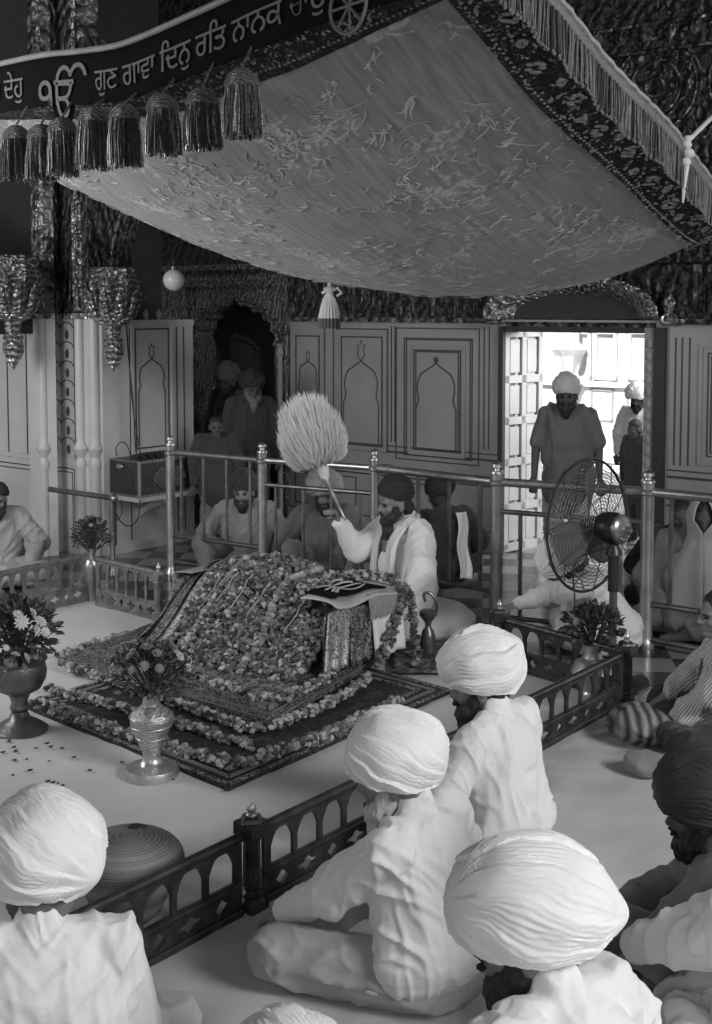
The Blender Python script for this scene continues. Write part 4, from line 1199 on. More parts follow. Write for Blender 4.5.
# ornate vase, centre
c = G(152, 778); q = c.y / 1220
vs = thing('metal_vase', 'engraved silver vase on a round foot, standing at the front left of the carpet', 'vase', tuple(c))
mb = MB(); s_ = q
mb.lathe([(27 * s_, 0), (28 * s_, 6 * s_), (26 * s_, 12 * s_), (14 * s_, 15 * s_), (10 * s_, 20 * s_), (9 * s_, 26 * s_), (10 * s_, 29 * s_)], n=40); mb.build('foot', silver, vs)
eng = relief('engraved_silver', .30, .72, .28, .85, 60., .35, .004)
mb = MB(); mb.lathe([(9 * s_, 28 * s_), (12 * s_, 33 * s_), (15 * s_, 42 * s_), (20 * s_, 54 * s_), (22 * s_, 62 * s_), (22 * s_, 66 * s_), (19 * s_, 70 * s_), (13 * s_, 74 * s_), (9 * s_, 78 * s_)], n=40); mb.build('body', eng, vs)
mb = MB(); mb.lathe([(9 * s_, 78 * s_), (8 * s_, 84 * s_), (10 * s_, 88 * s_), (7 * s_, 88 * s_)], n=30)
mb.build('neck', silver, vs)
for z_ in (44, 56, 66):
    mb = MB(); r_ = {44: 16, 56: 20.8, 66: 22.4}[z_] * s_; mb.tube([(r_ * cos(t * PI / 16), r_ * sin(t * PI / 16), z_ * s_) for t in range(32)], .7 * s_, 6, closed=True); mb.build('ring', silver, vs)
bouquet((c.x, c.y, 86 * s_), 44 * s_, 52 * s_, 620, 38, 'loose bouquet of pale and dark flowers in the engraved silver vase', 21, (1, 1, 1, 0, 2), .030, .042, .75)
# bowl, left
c = G(20, 732); s_ = c.y / 1220
vs = thing('pedestal_bowl', 'dark round metal bowl on a flared pedestal at the left edge', 'bowl', tuple(c))
mb = MB(); mb.lathe([(28 * s_, 0), (28 * s_, 4 * s_), (20 * s_, 10 * s_), (11 * s_, 15 * s_), (8 * s_, 22 * s_), (10 * s_, 26 * s_), (8 * s_, 32 * s_), (11 * s_, 40 * s_)], n=40); mb.build('foot', brass_d, vs)
mb = MB(); mb.lathe([(11 * s_, 40 * s_), (22 * s_, 46 * s_), (27 * s_, 56 * s_), (28 * s_, 64 * s_), (26 * s_, 72 * s_), (29 * s_, 76 * s_), (25 * s_, 76 * s_), (22 * s_, 70 * s_)], n=40); mb.build('bowl', brass_d, vs)
bouquet((c.x, c.y, 72 * s_), 38 * s_, 66 * s_, 650, 0, 'full bouquet with big white blossoms on top in the pedestal bowl at the left edge', 22, (1, 2), .04, .06, .6)
bq = [o for o in bpy.data.objects if o.get('label', '').startswith('full bouquet')][0]
rnd = random.Random(2)
for k, (px, py) in enumerate([(22, 622), (32, 614), (40, 622), (36, 630), (18, 615), (6, 648), (15, 655), (26, 658), (8, 664), (-4, 655), (24, 668), (2, 672), (45, 632), (14, 664)]):
    w = P(px, py, c.y - .17 - .05 * rnd.random()); o = link('blossom', flower_tpl(), [petm[0 if k < 8 or k == 12 else 1], petm[0]], bq, smooth=False)
    o.location = w - bq.location; o.rotation_euler = (1.0 + rnd.uniform(-.4, .4), rnd.uniform(-.6, .6), rnd.uniform(0, 3)); z_ = .045 * rnd.uniform(.7, 1.2) * (1 if k < 5 else .75); o.scale = (z_,) * 3
# slim vase at the far left corner
c = G(92, 601); s_ = c.y / 1220
vs = thing('slim_vase', 'slim brass vase in the corner between the two low brass railings', 'vase', tuple(c))
mb = MB(); mb.lathe([(5.5 * s_, 0), (5 * s_, 4 * s_), (5.5 * s_, 8 * s_), (10 * s_, 30 * s_), (10.5 * s_, 38 * s_), (8 * s_, 43 * s_)], n=30); mb.build('body', brass, vs)
mb = MB(); mb.lathe([(8 * s_, 43 * s_), (4 * s_, 46 * s_), (4.5 * s_, 52 * s_), (6 * s_, 54 * s_), (3 * s_, 54 * s_)], n=30); mb.build('neck', silver, vs)
bouquet((c.x, c.y, 50 * s_), 21 * s_, 34 * s_, 520, 10, 'dark rounded bouquet in the slim brass vase by the far left railing', 23, (1, 2, 2), .03, .04, .45)
# pot at the right corner
c = G(592, 694); s_ = c.y / 1220; 
vs = thing('flower_pot', 'shiny low metal pot inside the right corner of the low railing', 'pot', tuple(c))
mb = MB(); mb.lathe([(12 * s_, 0), (10 * s_, 4 * s_), (18 * s_, 12 * s_), (22 * s_, 24 * s_), (17 * s_, 34 * s_), (10 * s_, 38 * s_)], n=36); mb.build('body', silver, vs)
mb = MB(); mb.lathe([(10 * s_, 38 * s_), (9 * s_, 42 * s_), (9 * s_, 48 * s_), (12 * s_, 52 * s_), (8 * s_, 52 * s_)], n=30); mb.build('neck', silver, vs)
bouquet((c.x, c.y, 50 * s_), 29 * s_, 40 * s_, 520, 9, 'leafy dark bouquet in the shiny pot in front of the fan', 24, (1, 2, 2), .035, .055, .4)
# water jug with a swan-neck handle beside the attendant
c = G(428, 652, .05); s_ = c.y / 1220
vs = thing('metal_jug', 'small dark metal jug with a tall looped handle beside the attendant', 'jug', (c.x, c.y, .05))
mb = MB(); mb.lathe([(8 * s_, 0), (8.5 * s_, 6 * s_), (7.5 * s_, 16 * s_), (6 * s_, 22 * s_), (3 * s_, 26 * s_), (3.2 * s_, 30 * s_), (5 * s_, 33 * s_)], n=24); mb.build('body', brass_d, vs)
mb = MB(); mb.lathe([(5 * s_, 33 * s_), (9 * s_, 38 * s_), (9 * s_, 42 * s_), (6 * s_, 44 * s_)], n=20, sx=1, sy=.7)
mb.build('spout_bowl', brass_d, vs)
mb = MB(); mb.tube(spline([(8 * s_, 0, 40 * s_), (8.5 * s_, 0, 50 * s_), (3 * s_, 0, 60 * s_), (-4 * s_, 0, 60 * s_), (-3 * s_, 0, 52 * s_)], 6), 1.6 * s_, 8); mb.build('handle', brass_d, vs)

# scattered petals on the sheet
rnd = random.Random(5); i = 0
pm = mat('petal_dark', .03, .8); tv = np.array([(x * 1.0, y, .2 * (x * x + y * y)) for x, y in [(0, 0)] + [(cos(t * PI / 4), sin(t * PI / 4) * .7) for t in range(8)]])
pme = bpy.data.meshes.new('petal'); pme.from_pydata([tuple(v) for v in tv], [], [(0, 1 + k, 1 + (k + 1) % 8) for k in range(8)])
for px, py in [(14, 747), (16, 751), (15, 760), (27, 759), (30, 770), (47, 743), (51, 747), (62, 748), (49, 761), (13, 775), (3, 752), (48, 781), (53, 782), (58, 783), (63, 785), (226, 790), (122, 762), (74, 757), (173, 779), (90, 770), (9, 741), (36, 748)]:
    g = G(px, py, .022); o = link('petal', pme if i == 0 else pme.copy(), pm, None, smooth=False); s_ = rnd.uniform(.009, .015); o.location = g; o.scale = (s_, s_, s_); o.rotation_euler = (0, 0, rnd.uniform(0, 6))
    md = o.modifiers.new('t', 'SOLIDIFY'); md.thickness = .25
    tag(o, 'small dark petal fallen on the white sheet at left', 'petal', 'fallen petals on the sheet'); i += 1

# ================================================================ fan
FC = V((1.385, 7.36, 0)); fz = P(588, 525, 7.36).z; FC.x = P(588, 525, 7.36).x
ax = V((-.69, .725, -.02)).normalized()
Rf = ax.to_track_quat('Z', 'Y').to_matrix().to_4x4(); hub = V((FC.x, FC.y, fz))
Mf = Matrix.Translation(hub) @ Rf
fr_ = .405
pole = hub - ax * .19
fan = thing('pedestal_fan', 'large dark pedestal fan with wire cage standing before the bright doorway', 'fan', (pole.x, pole.y, 0))
fan_m = mat('fan_metal', .06, .35, .6, var=.2); blade_m = mat('fan_blade', .14, .5, .2); wire_m = mat('fan_wire', .13, .35, .7)
for nm, sg, z0 in (('front_guard', 1, .0), ('rear_guard', -1, .0)):
    mb = MB(Mf); dome = lambda r: sg * (.03 + .07 * (1 - (r / fr_) ** 2.4))
    k = 0; r = .07
    while r < fr_: mb.tube([(r * cos(t * PI / 24), r * sin(t * PI / 24), dome(r)) for t in range(48)], .0022, 4, closed=True); r += .021
    for t in range(12):
        a = t * PI / 6; mb.tube([(rr * cos(a), rr * sin(a), dome(rr)) for rr in (.05, .15, .25, .33, .38, fr_)], .0035, 5)
    mb.build(nm, wire_m, fan, world=True)
mb = MB(Mf); mb.tube([(fr_ * cos(t * PI / 32), fr_ * sin(t * PI / 32), 0) for t in range(64)], .009, 8, closed=True); mb.build('guard_rim', fan_m, fan, world=True)
# blades
upv = Rf.to_3x3().inverted() @ V((0, 0, 1)); a_up = math.atan2(upv.y, upv.x)
for k, da in enumerate((.12, .12 + 2 * PI / 3, .12 + 4 * PI / 3)):
    mb = MB(Mf); 
    def bl(u, v, da=da):
        r = .05 + .30 * u; w = (.055 + .11 * sin(PI * min(1, u * .72 + .08))) * (1 if u < .9 else 1 - (u - .9) * 2.5)
        a = a_up + da; x = (v - .5) * w * 1.5; tw = .6 - .3 * u
        return V((r * cos(a) - x * cos(tw) * sin(a), r * sin(a) + x * cos(tw) * cos(a), x * sin(tw)))
    mb.grid(bl, 14, 8); mb.build('blade', blade_m, fan, world=True, solid=.004)
mb = MB(Mf); mb.lathe([(0, .05), (.03, .045), (.045, .02), (.045, -.03), (.02, -.05)], n=24); mb.build('hub', fan_m, fan, world=True)
mb = MB(Mf); mb.lathe([(.0, -.08), (.05, -.08), (.085, -.10), (.098, -.14), (.098, -.2), (.085, -.235), (.06, -.25)], n=32); mb.build('motor', mat('motor_metal', .045, .3, .6), fan, world=True)
mb = MB(Mf); mb.lathe([(.088, -.222), (.09, -.245), (.075, -.262), (.045, -.27), (.02, -.275), (.02, -.30), (.012, -.312), (0, -.312)], n=32)
for k in range(14):
    a = k * 2 * PI / 14; mb.ell((.062 * cos(a), .062 * sin(a), -.262), (.009, .009, .01), 8)
mb.build('motor_cap', mat('motor_cap', .3, .3, .8), fan, world=True)
pb = pole - V((0, 0, .13))
mb = MB(); mb.lathe([(.05, 0), (.045, .03), (.03, .05), (.03, .07)], tuple(pb + V((0, 0, -.03))), 16); mb.tube([pb + V((0, 0, -.03)), pb + V((0, 0, -.25))], .034, 14); mb.build('bracket', fan_m, fan, world=True)
mb = MB(); mb.tube([(pb.x, pb.y, .03), (pb.x, pb.y, pb.z - .2)], .024, 14); mb.build('pole', mat('pole_metal', .22, .3, .7), fan, world=True)
mb = MB(); mb.lathe([(.22, 0), (.22, .02), (.19, .04), (.06, .06), (.035, .1), (0, .1)], (pb.x, pb.y, 0), 36); mb.build('base', fan_m, fan, world=True)
mb = MB(); mb.tube(spline([hub - ax * .22 + V((-.02, 0, -.1)), hub + V((-.09, -.12, -.2)), hub + V((-.10, -.14, -.45)), V((hub.x - .10, hub.y - .12, .25)), V((hub.x - .1, hub.y - .05, .02))], 8), .006, 6); mb.build('cord', dark, fan, world=True)

# ================================================================ loudspeaker, shelf, wires, lamp
eAn = EA; wn = EB
cor = P(139, 462, 10.76); w0 = V((cor.x, cor.y, 0))
zt_ = P(141, 462, 10.76).z; zb_ = P(141, 499, 10.76).z; LSP = .70
Ms = Matrix(((EA.x, EB.x, 0, w0.x), (EA.y, EB.y, 0, w0.y), (0, 0, 1, 0), (0, 0, 0, 1)))
ls = thing('loudspeaker', 'dark wooden loudspeaker box with patterned grilles on the wall shelf', 'loudspeaker', (w0.x, w0.y, zb_))
boxm = mat('speaker_wood', .035, .35, var=.5, scale=18); trimm = mat('speaker_trim', .32, .35, .6)
mb = MB(Ms); mb.box(0, LSP, -.44, 0, zb_ + .01, zt_); o = mb.build('cabinet', boxm, ls, world=True, smooth=False); o.modifiers.new('b', 'BEVEL').width = .008
mb = MB(Ms)
for z0_, in ((zt_ - .012,), (zb_ + .012,)):
    k = 0.
    while k < LSP: mb.box(k, k + .022, -.004, .006, z0_, z0_ + .014); k += .04
    k = -.44
    while k < 0: mb.box(-.006, .004, k, k + .022, z0_, z0_ + .014); k += .04
mb.box(.0, LSP, -.002, .003, zt_ - .018, zt_ - .014); mb.box(-.01, .012, -.012, .01, zb_ + .01, zt_)
mb.build('studded_trim', trimm, ls, world=True, smooth=False)
mb = MB(Ms); hx = []
zc2 = (zt_ + zb_) / 2
for i in range(-7, 8):
    for j in range(-5, 6):
        x = i * .026 + (j % 2) * .013; z = j * .021
        if abs(x) / .2 + abs(z) / .14 < 1.15 and abs(z) < .1: hx.append((LSP * .5 + x, zc2 + z))
for x, z in hx: mb.ell((x, .004, z), (.008, .004, .008), 6, mi=1)
mb.plate([(LSP * .5 + .22 * cos(t * PI / 3), zc2 + .12 * sin(t * PI / 3)) for t in range(6)], (), 0, .004, 0)
mb.build('grille', [dark, mat('grille_stud', .2, .5)], ls, world=True)
Ms2 = Ms @ Matrix.Rotation(PI / 2, 4, 'Z')
mb = MB(Ms); 
mb.add([V((-.004, -.22 + .15 * cos(t * PI / 12), zc2 + .12 * sin(t * PI / 12))) for t in range(24)] + [V((.004, -.22 + .15 * cos(t * PI / 12), zc2 + .12 * sin(t * PI / 12))) for t in range(24)], [tuple(range(24)), tuple(range(47, 23, -1))] + [(i, (i + 1) % 24, 24 + (i + 1) % 24, 24 + i) for i in range(24)])
mb.build('side_grille', dark, ls, world=True, smooth=False)
mb = MB(Ms); mb.ell((-.01, -.25, zt_ - .06), (.02, .05, .025), 10); mb.build('latch', trimm, ls, world=True)
mb = MB(Ms); 
for k in range(12): mb.tube([(.15 + k * .03, -.1 - .02 * (k % 3), zt_ + .01), (.2 + k * .025, -.2, zt_ + .03 + .01 * (k % 2)), (.18 + k * .03, -.32, zt_ + .012)], .012, 6)
o = mb.build('cable_coil', dark, None); tag(o, 'dark coil of cable lying on top of the loudspeaker', 'cable')
sf = thing('wall_shelf', 'white marble wall shelf on a scrolled bracket carrying the loudspeaker', 'shelf', (w0.x, w0.y, zb_ - .04))
mb = MB(Ms); mb.box(-.03, LSP + .05, -.50, .03, zb_ - .03, zb_ + .008); mb.build('board', marble, sf, world=True, smooth=False)
mb = MB(Ms); mb.tube([(LSP * .55, -.05, zb_ - .04), (LSP * .5, -.15, zb_ - .08), (LSP * .5, -.25, zb_ - .12), (LSP * .5, -.42, zb_ - .22), (LSP * .5, -.48, zb_ - .3)], [.025, .045, .04, .04, .02], 10); mb.ell((LSP * .53, -.08, zb_ - .06), (.05, .05, .035), 12)
mb.build('bracket', marble, sf, world=True)
def wire(label, pts, r=.005, n=8):
    mb = MB(); mb.tube(spline(pts, n), r, 6); o = mb.build('wire', dark); tag(o, label, 'wire')
wy = 10.9
wire('thin dark wire running down the wall into the left side of the loudspeaker', [P(125, 300, 10.95), P(128, 350, 10.95), P(133, 400, 10.9), P(135, 440, 10.85), P(137, 458, 10.8)], .006)
wire('second thin wire down the wall, just right of the first one', [P(127, 330, 10.97), P(132, 400, 10.95), P(138, 440, 10.9), P(141, 457, 10.85)], .005)
wire('wire bent in a small loop above the top left of the loudspeaker', [P(117, 456, 10.7), P(116, 448, 10.7), P(121, 442, 10.7), P(127, 445, 10.7), P(130, 455, 10.7)], .005)
wire('wire hanging in a deep loop below the shelf', [P(114, 500, 10.55), P(115, 510, 10.5), P(121, 522, 10.5), P(130, 526, 10.5), P(138, 518, 10.5), P(140, 500, 10.6)], .006)
wire('narrow wire loop below the left end of the shelf', [P(121, 500, 10.6), P(122, 512, 10.5), P(117, 520, 10.5), P(111, 517, 10.4)], .004)
gl = P(174, 280, 10.9); 
lamp = thing('globe_lamp', 'white glass globe lamp hanging on a cord in front of the dark arch', 'lamp', tuple(gl))
mb = MB(); mb.ell((0, 0, 0), (.098, .098, .098), 28); mb.build('globe', mat('opal_glass', .6, .15), lamp)
mb = MB(); mb.lathe([(.035, .085), (.035, .12), (.02, .13), (.012, .16)], n=16); mb.build('fitting', brass_d, lamp)
mb = MB(); up_ = P(186, 235, 10.5) - gl; mb.tube([(0, 0, .15), (-.02, 0, .25), tuple(up_)], .006, 6); mb.build('cord', dark, lamp)
wire('slack wire looping from the lamp cord down to the gilt bracket', [P(174, 258, 10.9), P(165, 275, 10.9), P(152, 292, 10.8), P(140, 302, 10.8), P(128, 312, 10.75)], .005)

# ================================================================ basket
c = G(136, 933); c += V((-.045, .10, 0)); c.z = .0; s_ = c.y / 1220
bk = thing('straw_basket', 'big round coiled straw basket lying behind the low railing', 'basket', (c.x, c.y, .01))
coil = stripes('straw', .16, .30, 3, 'Z', 'Object', dist=2, detail=3)
coil = mat('straw', .36, .8, var=.25, scale=30, bump=.6, bscale=80)
prf = [(.04, 0), (.09, .0), (.12, .03), (.16, .11), (.197, .18)]
for k in range(60):
    t = k / 59; a = t * PI / 2; r = .205 * cos(a) ** .75 if t < 1 else .0; z = .21 + .10 * sin(a); prf.append((max(r, .001) * (1 + .012 * sin(k * 1.9)), z + .003 * sin(k * 1.9)))
mb = MB(); mb.lathe(prf, n=56); mb.build('body', coil, bk)
mb = MB(); mb.ell((.02, .075, .300), (.042, .024, .020), 16); mb.build('lid_knob', dark, bk)
# ================================================================ people
skin_m = mat('skin', .20, .5, var=.08, scale=8); skin_d = mat('skin_dark', .08, .75, var=.08)
def cloth(name, v, b=.35): return mat(name, v, .85, var=.05, scale=5, bump=b, bscale=26, bdist=.012, sheen=.15)
white_c = cloth('white_cotton', .78); white_t = mat('turban_white', .86, .85, var=.03, scale=9, bump=.3, bscale=40, bdist=.006)
cream_c = cloth('cream_cotton', .66); grey_c = cloth('grey_cotton', .24); dim_c = cloth('dim_cotton', .16); dark_c = cloth('dark_cotton', .035)
black_t = mat('turban_black', .025, .8, bump=.3, bscale=40, bdist=.006); grey_t = mat('turban_grey', .3, .85)
hair_k = mat('hair_black', .02, .6, bump=.9, bscale=120, bdist=.01, stretch=(1, 1, .2)); hair_w = mat('hair_white', .5, .7, bump=.9, bscale=110, bdist=.01, stretch=(1, 1, .2)); hair_g = mat('hair_grey', .16, .7, bump=.9, bscale=110, bdist=.01, stretch=(1, 1, .2))
eye_m = mat('eye', .015, .2); lip_m = mat('lip', .12, .5)

def remesh(mb, vox, it=6, disp=None):
    me = mb.mesh('tmp'); o = bpy.data.objects.new('tmp', me); COL.objects.link(o)
    r = o.modifiers.new('r', 'REMESH'); r.mode = 'VOXEL'; r.voxel_size = vox; r.use_smooth_shade = True
    if it: s_ = o.modifiers.new('s', 'SMOOTH'); s_.factor = .5; s_.iterations = it
    bpy.context.view_layer.update()
    dg = bpy.context.evaluated_depsgraph_get(); out = bpy.data.meshes.new_from_object(o.evaluated_get(dg)); bpy.data.objects.remove(o)
    if disp:
        n = len(out.vertices); co = np.zeros(n * 3); no = np.zeros(n * 3)
        out.vertices.foreach_get('co', co); out.vertices.foreach_get('normal', no); co = co.reshape(-1, 3); no = no.reshape(-1, 3)
        d = np.array([disp(V(c), V(m)) for c, m in zip(co, no)])
        out.vertices.foreach_set('co', (co + no * d[:, None]).ravel()); out.update()
    return out
def ridge(p): return 1 - min(1, abs(noise.noise(p)) * 3.6)
def folds(amp, seed, J=None):
    """creases: hanging vertical folds on the trunk, folds that radiate from the armpits"""
    o = V((seed * 3.1, seed * 1.7, 0))
    def f(c, n):
        w = noise.noise(V((c.x * 3, c.y * 3, c.z * 2)) + o) * .06
        a = ridge(V(((c.x + w) * 6, (c.y + w) * 6, c.z * 1.2)) + o)
        a2 = ridge(V(((c.x + w + c.z * .25) * 15, (c.y + w) * 15, c.z * 2.4)) + o)
        b = ridge(V(((c.x + c.z * .8) * 4, c.y * 5, (c.z - abs(c.x) * .9) * 11)) + o * 2)
        g = noise.noise(c * 3.0 + o); g2 = smooth(-.1, .35, noise.noise(c * 2.2 + o * 3))
        return amp * (a * .9 + a2 * .40 + b * .65 * g2 + g * .9 - .7)
    return f
def cross_folds(amp, seed):
    o = V((seed, 0, seed * 2.))
    def f(c, n):
        a = ridge(V((c.x * 9 + c.y * 3, c.y * 5, c.z * 9)) + o); g = noise.noise(c * 4 + o); b = ridge(V((c.x * 18, c.y * 10, c.z * 16)) + o)
        return amp * (a * .9 + b * .35 + g * .8 - .5)
    return f

def hand(mb, w, d, n, curl=.4, s=1.0, side=1):
    """palm, four fingers and thumb: w wrist, d towards the fingertips, n out of the back of the hand, side = thumb side"""
    d = V(d).normalized(); n = V(n); n = (n - d * n.dot(d)).normalized(); t = d.cross(n) * side
    k = [w + d * .085 * s + t * x * s - n * y * s for x, y in ((.030, .0), (.010, -.003), (-.010, -.001), (-.028, .004))]
    for q in k: mb.cap(w + (q - w) * .05, q, .015 * s, .0125 * s, 8)
    mb.cap(k[0], k[3], .0125 * s, .0115 * s, 8)
    for q, L in zip(k, (.9, 1.0, .94, .74)):
        p = q; a = curl * .6
        for l, r in ((.042, .0092), (.026, .0082), (.020, .0074)):
            e = p + (d * cos(a) - n * sin(a)) * l * L * s; mb.cap(p, e, r * s, r * .93 * s, 8); p = e; a += curl * 1.0
    b = w + d * .025 * s + t * .026 * s - n * .006 * s
    m1 = b + (d * .55 + t * .62 - n * .3 * (.5 + curl)).normalized() * .042 * s; m2 = m1 + (d * .85 + t * .15 - n * .5 * curl).normalized() * .03 * s; m3 = m2 + (d * .9 - t * .25 * curl - n * .45 * curl).normalized() * .024 * s
    mb.cap(w + d * .01 * s + t * .012 * s, b, .016 * s, .0125 * s, 8); mb.cap(b, m1, .0125 * s, .010 * s, 8); mb.cap(m1, m2, .0100 * s, .009 * s, 8); mb.cap(m2, m3, .009 * s, .0078 * s, 8)

def head_shape(mb, M):
    E = lambda c, r, rx=0.: mb.ell(M @ V(c), r, 20, M.to_3x3() @ Matrix.Rotation(rx, 3, 'X'))
    E((0, -.012, .03), (.078, .097, .088)); E((0, .025, -.03), (.060, .068, .075)); E((0, .052, -.085), (.036, .036, .030))
    E((0, .072, .022), (.056, .022, .016)); E((.04, .058, -.022), (.024, .028, .022)); E((-.04, .058, -.022), (.024, .028, .022))
    mb.cap(M @ V((0, .092, .012)), M @ V((0, .112, -.022)), .010, .0135, 10); E((.011, .100, -.026), (.009, .010, .008)); E((-.011, .100, -.026), (.009, .010, .008))
    E((0, .090, -.050), (.024, .012, .007)); E((0, .088, -.062), (.021, .012, .008)); E((0, .085, -.090), (.018, .014, .014))
    for sx in (-1, 1):
        E((sx * .082, -.008, -.010), (.011, .021, .032)); mb.cap(M @ V((sx * .080, -.0, -.035)), M @ V((sx * .084, -.018, .015)), .008, .010, 8)

def turban(parent, M, r=(.150, .170, .146), c=(0, -.015, .078), m=None, seed=0, front=-.22, back=-.62, amp=.008, nf=13, knot=0., ax=(-.15, .95, .05), twist=.45, peak=0., flap=1.):
    """wound cloth: the pleats run from a low point on the forehead over the crown to a low point at the nape"""
    o = V((seed * 5.3, 0, seed)); mb = MB(); nt, npz = 168, 96
    A = V(ax).normalized(); Z = V((0, 0, 1)); Z = (Z - A * Z.dot(A)).normalized(); X = A.cross(Z)
    def saw(x): x = x - math.floor(x); return x / .82 if x < .82 else (1 - x) / .18
    vs = []
    for i in range(nt):
        th = 2 * PI * i / nt; cf = (1 + cos(th)) / 2; pmin = front * cf + back * (1 - cf) - .12 * abs(sin(th))
        for j in range(-2, npz + 1):
            t = max(j, 0) / npz; ph = pmin + (PI / 2 - pmin) * t
            n = V((sin(th) * cos(ph), cos(th) * cos(ph), sin(ph)))
            u = n.dot(A); ps = math.atan2(n.dot(X), n.dot(Z)); rad = math.sqrt(max(0, 1 - u * u))
            w_ = ps + twist * u * (1 if n.dot(X) > 0 else -1) * .5 + .16 * noise.noise(n * 1.6 + o) + .025 * noise.noise(n * 4 + o)
            q = w_ * nf / (2 * PI); idx = math.floor(q); k_ = .45 + .75 * (noise.noise(V((idx * 1.7, seed, .3))) + .5)
            fade = smooth(.08, .55, rad)
            h = amp * k_ * saw(q) * fade
            h += .0026 * fade * (saw(q * 3.07 + noise.noise(n * 3 + o)) - .5) * smooth(-.35, .25, noise.noise(n * 2.1 + o * 2)) + .0012 * fade * sin(q * 6.28 * 6.3 + 4 * noise.noise(n * 4))
            h += .007 * noise.noise(n * 2.0 + o)
            # broad last wrap lying over the others
            e = (n.dot(X) * .8 + n.dot(Z) * .55 - .50 + .12 * noise.noise(n * 1.5 + o * 4)); h += .007 * flap * smooth(-.012, .012, e)
            # tucked gather at the nape end
            h += knot * math.exp(-((1 + u) / .06)) + knot * .0
            k = 1.0 if j >= 0 else (.93 if j == -1 else .70)
            bulge = 1 + .045 * math.exp(-((ph - .40) / .5) ** 2) + peak * max(0, ph) ** 2
            p = V((n.x * (r[0] * bulge + h), n.y * (r[1] * bulge + h), n.z * (r[2] + h) * (1.04 if ph > 0 else .95)))
            if k < 1: p = V((p.x * k, p.y * k, p.z + .012 * (1 - k)))
            vs.append(M @ (V(c) + p))
    J = npz + 3
    fs = [(i * J + j, ((i + 1) % nt) * J + j, ((i + 1) % nt) * J + j + 1, i * J + j + 1) for i in range(nt) for j in range(J - 1)]
    mb.add(vs, fs)
    o_ = mb.build('turban', m or white_t, parent, world=False); return o_

def ik(a, t, l1, l2, hint):
    d = t - a; L = min(d.length, (l1 + l2) * .995); dn = d.normalized(); t = a + dn * L
    x = (l1 * l1 - l2 * l2 + L * L) / (2 * L); h = math.sqrt(max(0, l1 * l1 - x * x)); hv = V(hint); hv = (hv - dn * hv.dot(dn)).normalized()
    return a + dn * x + hv * h, t

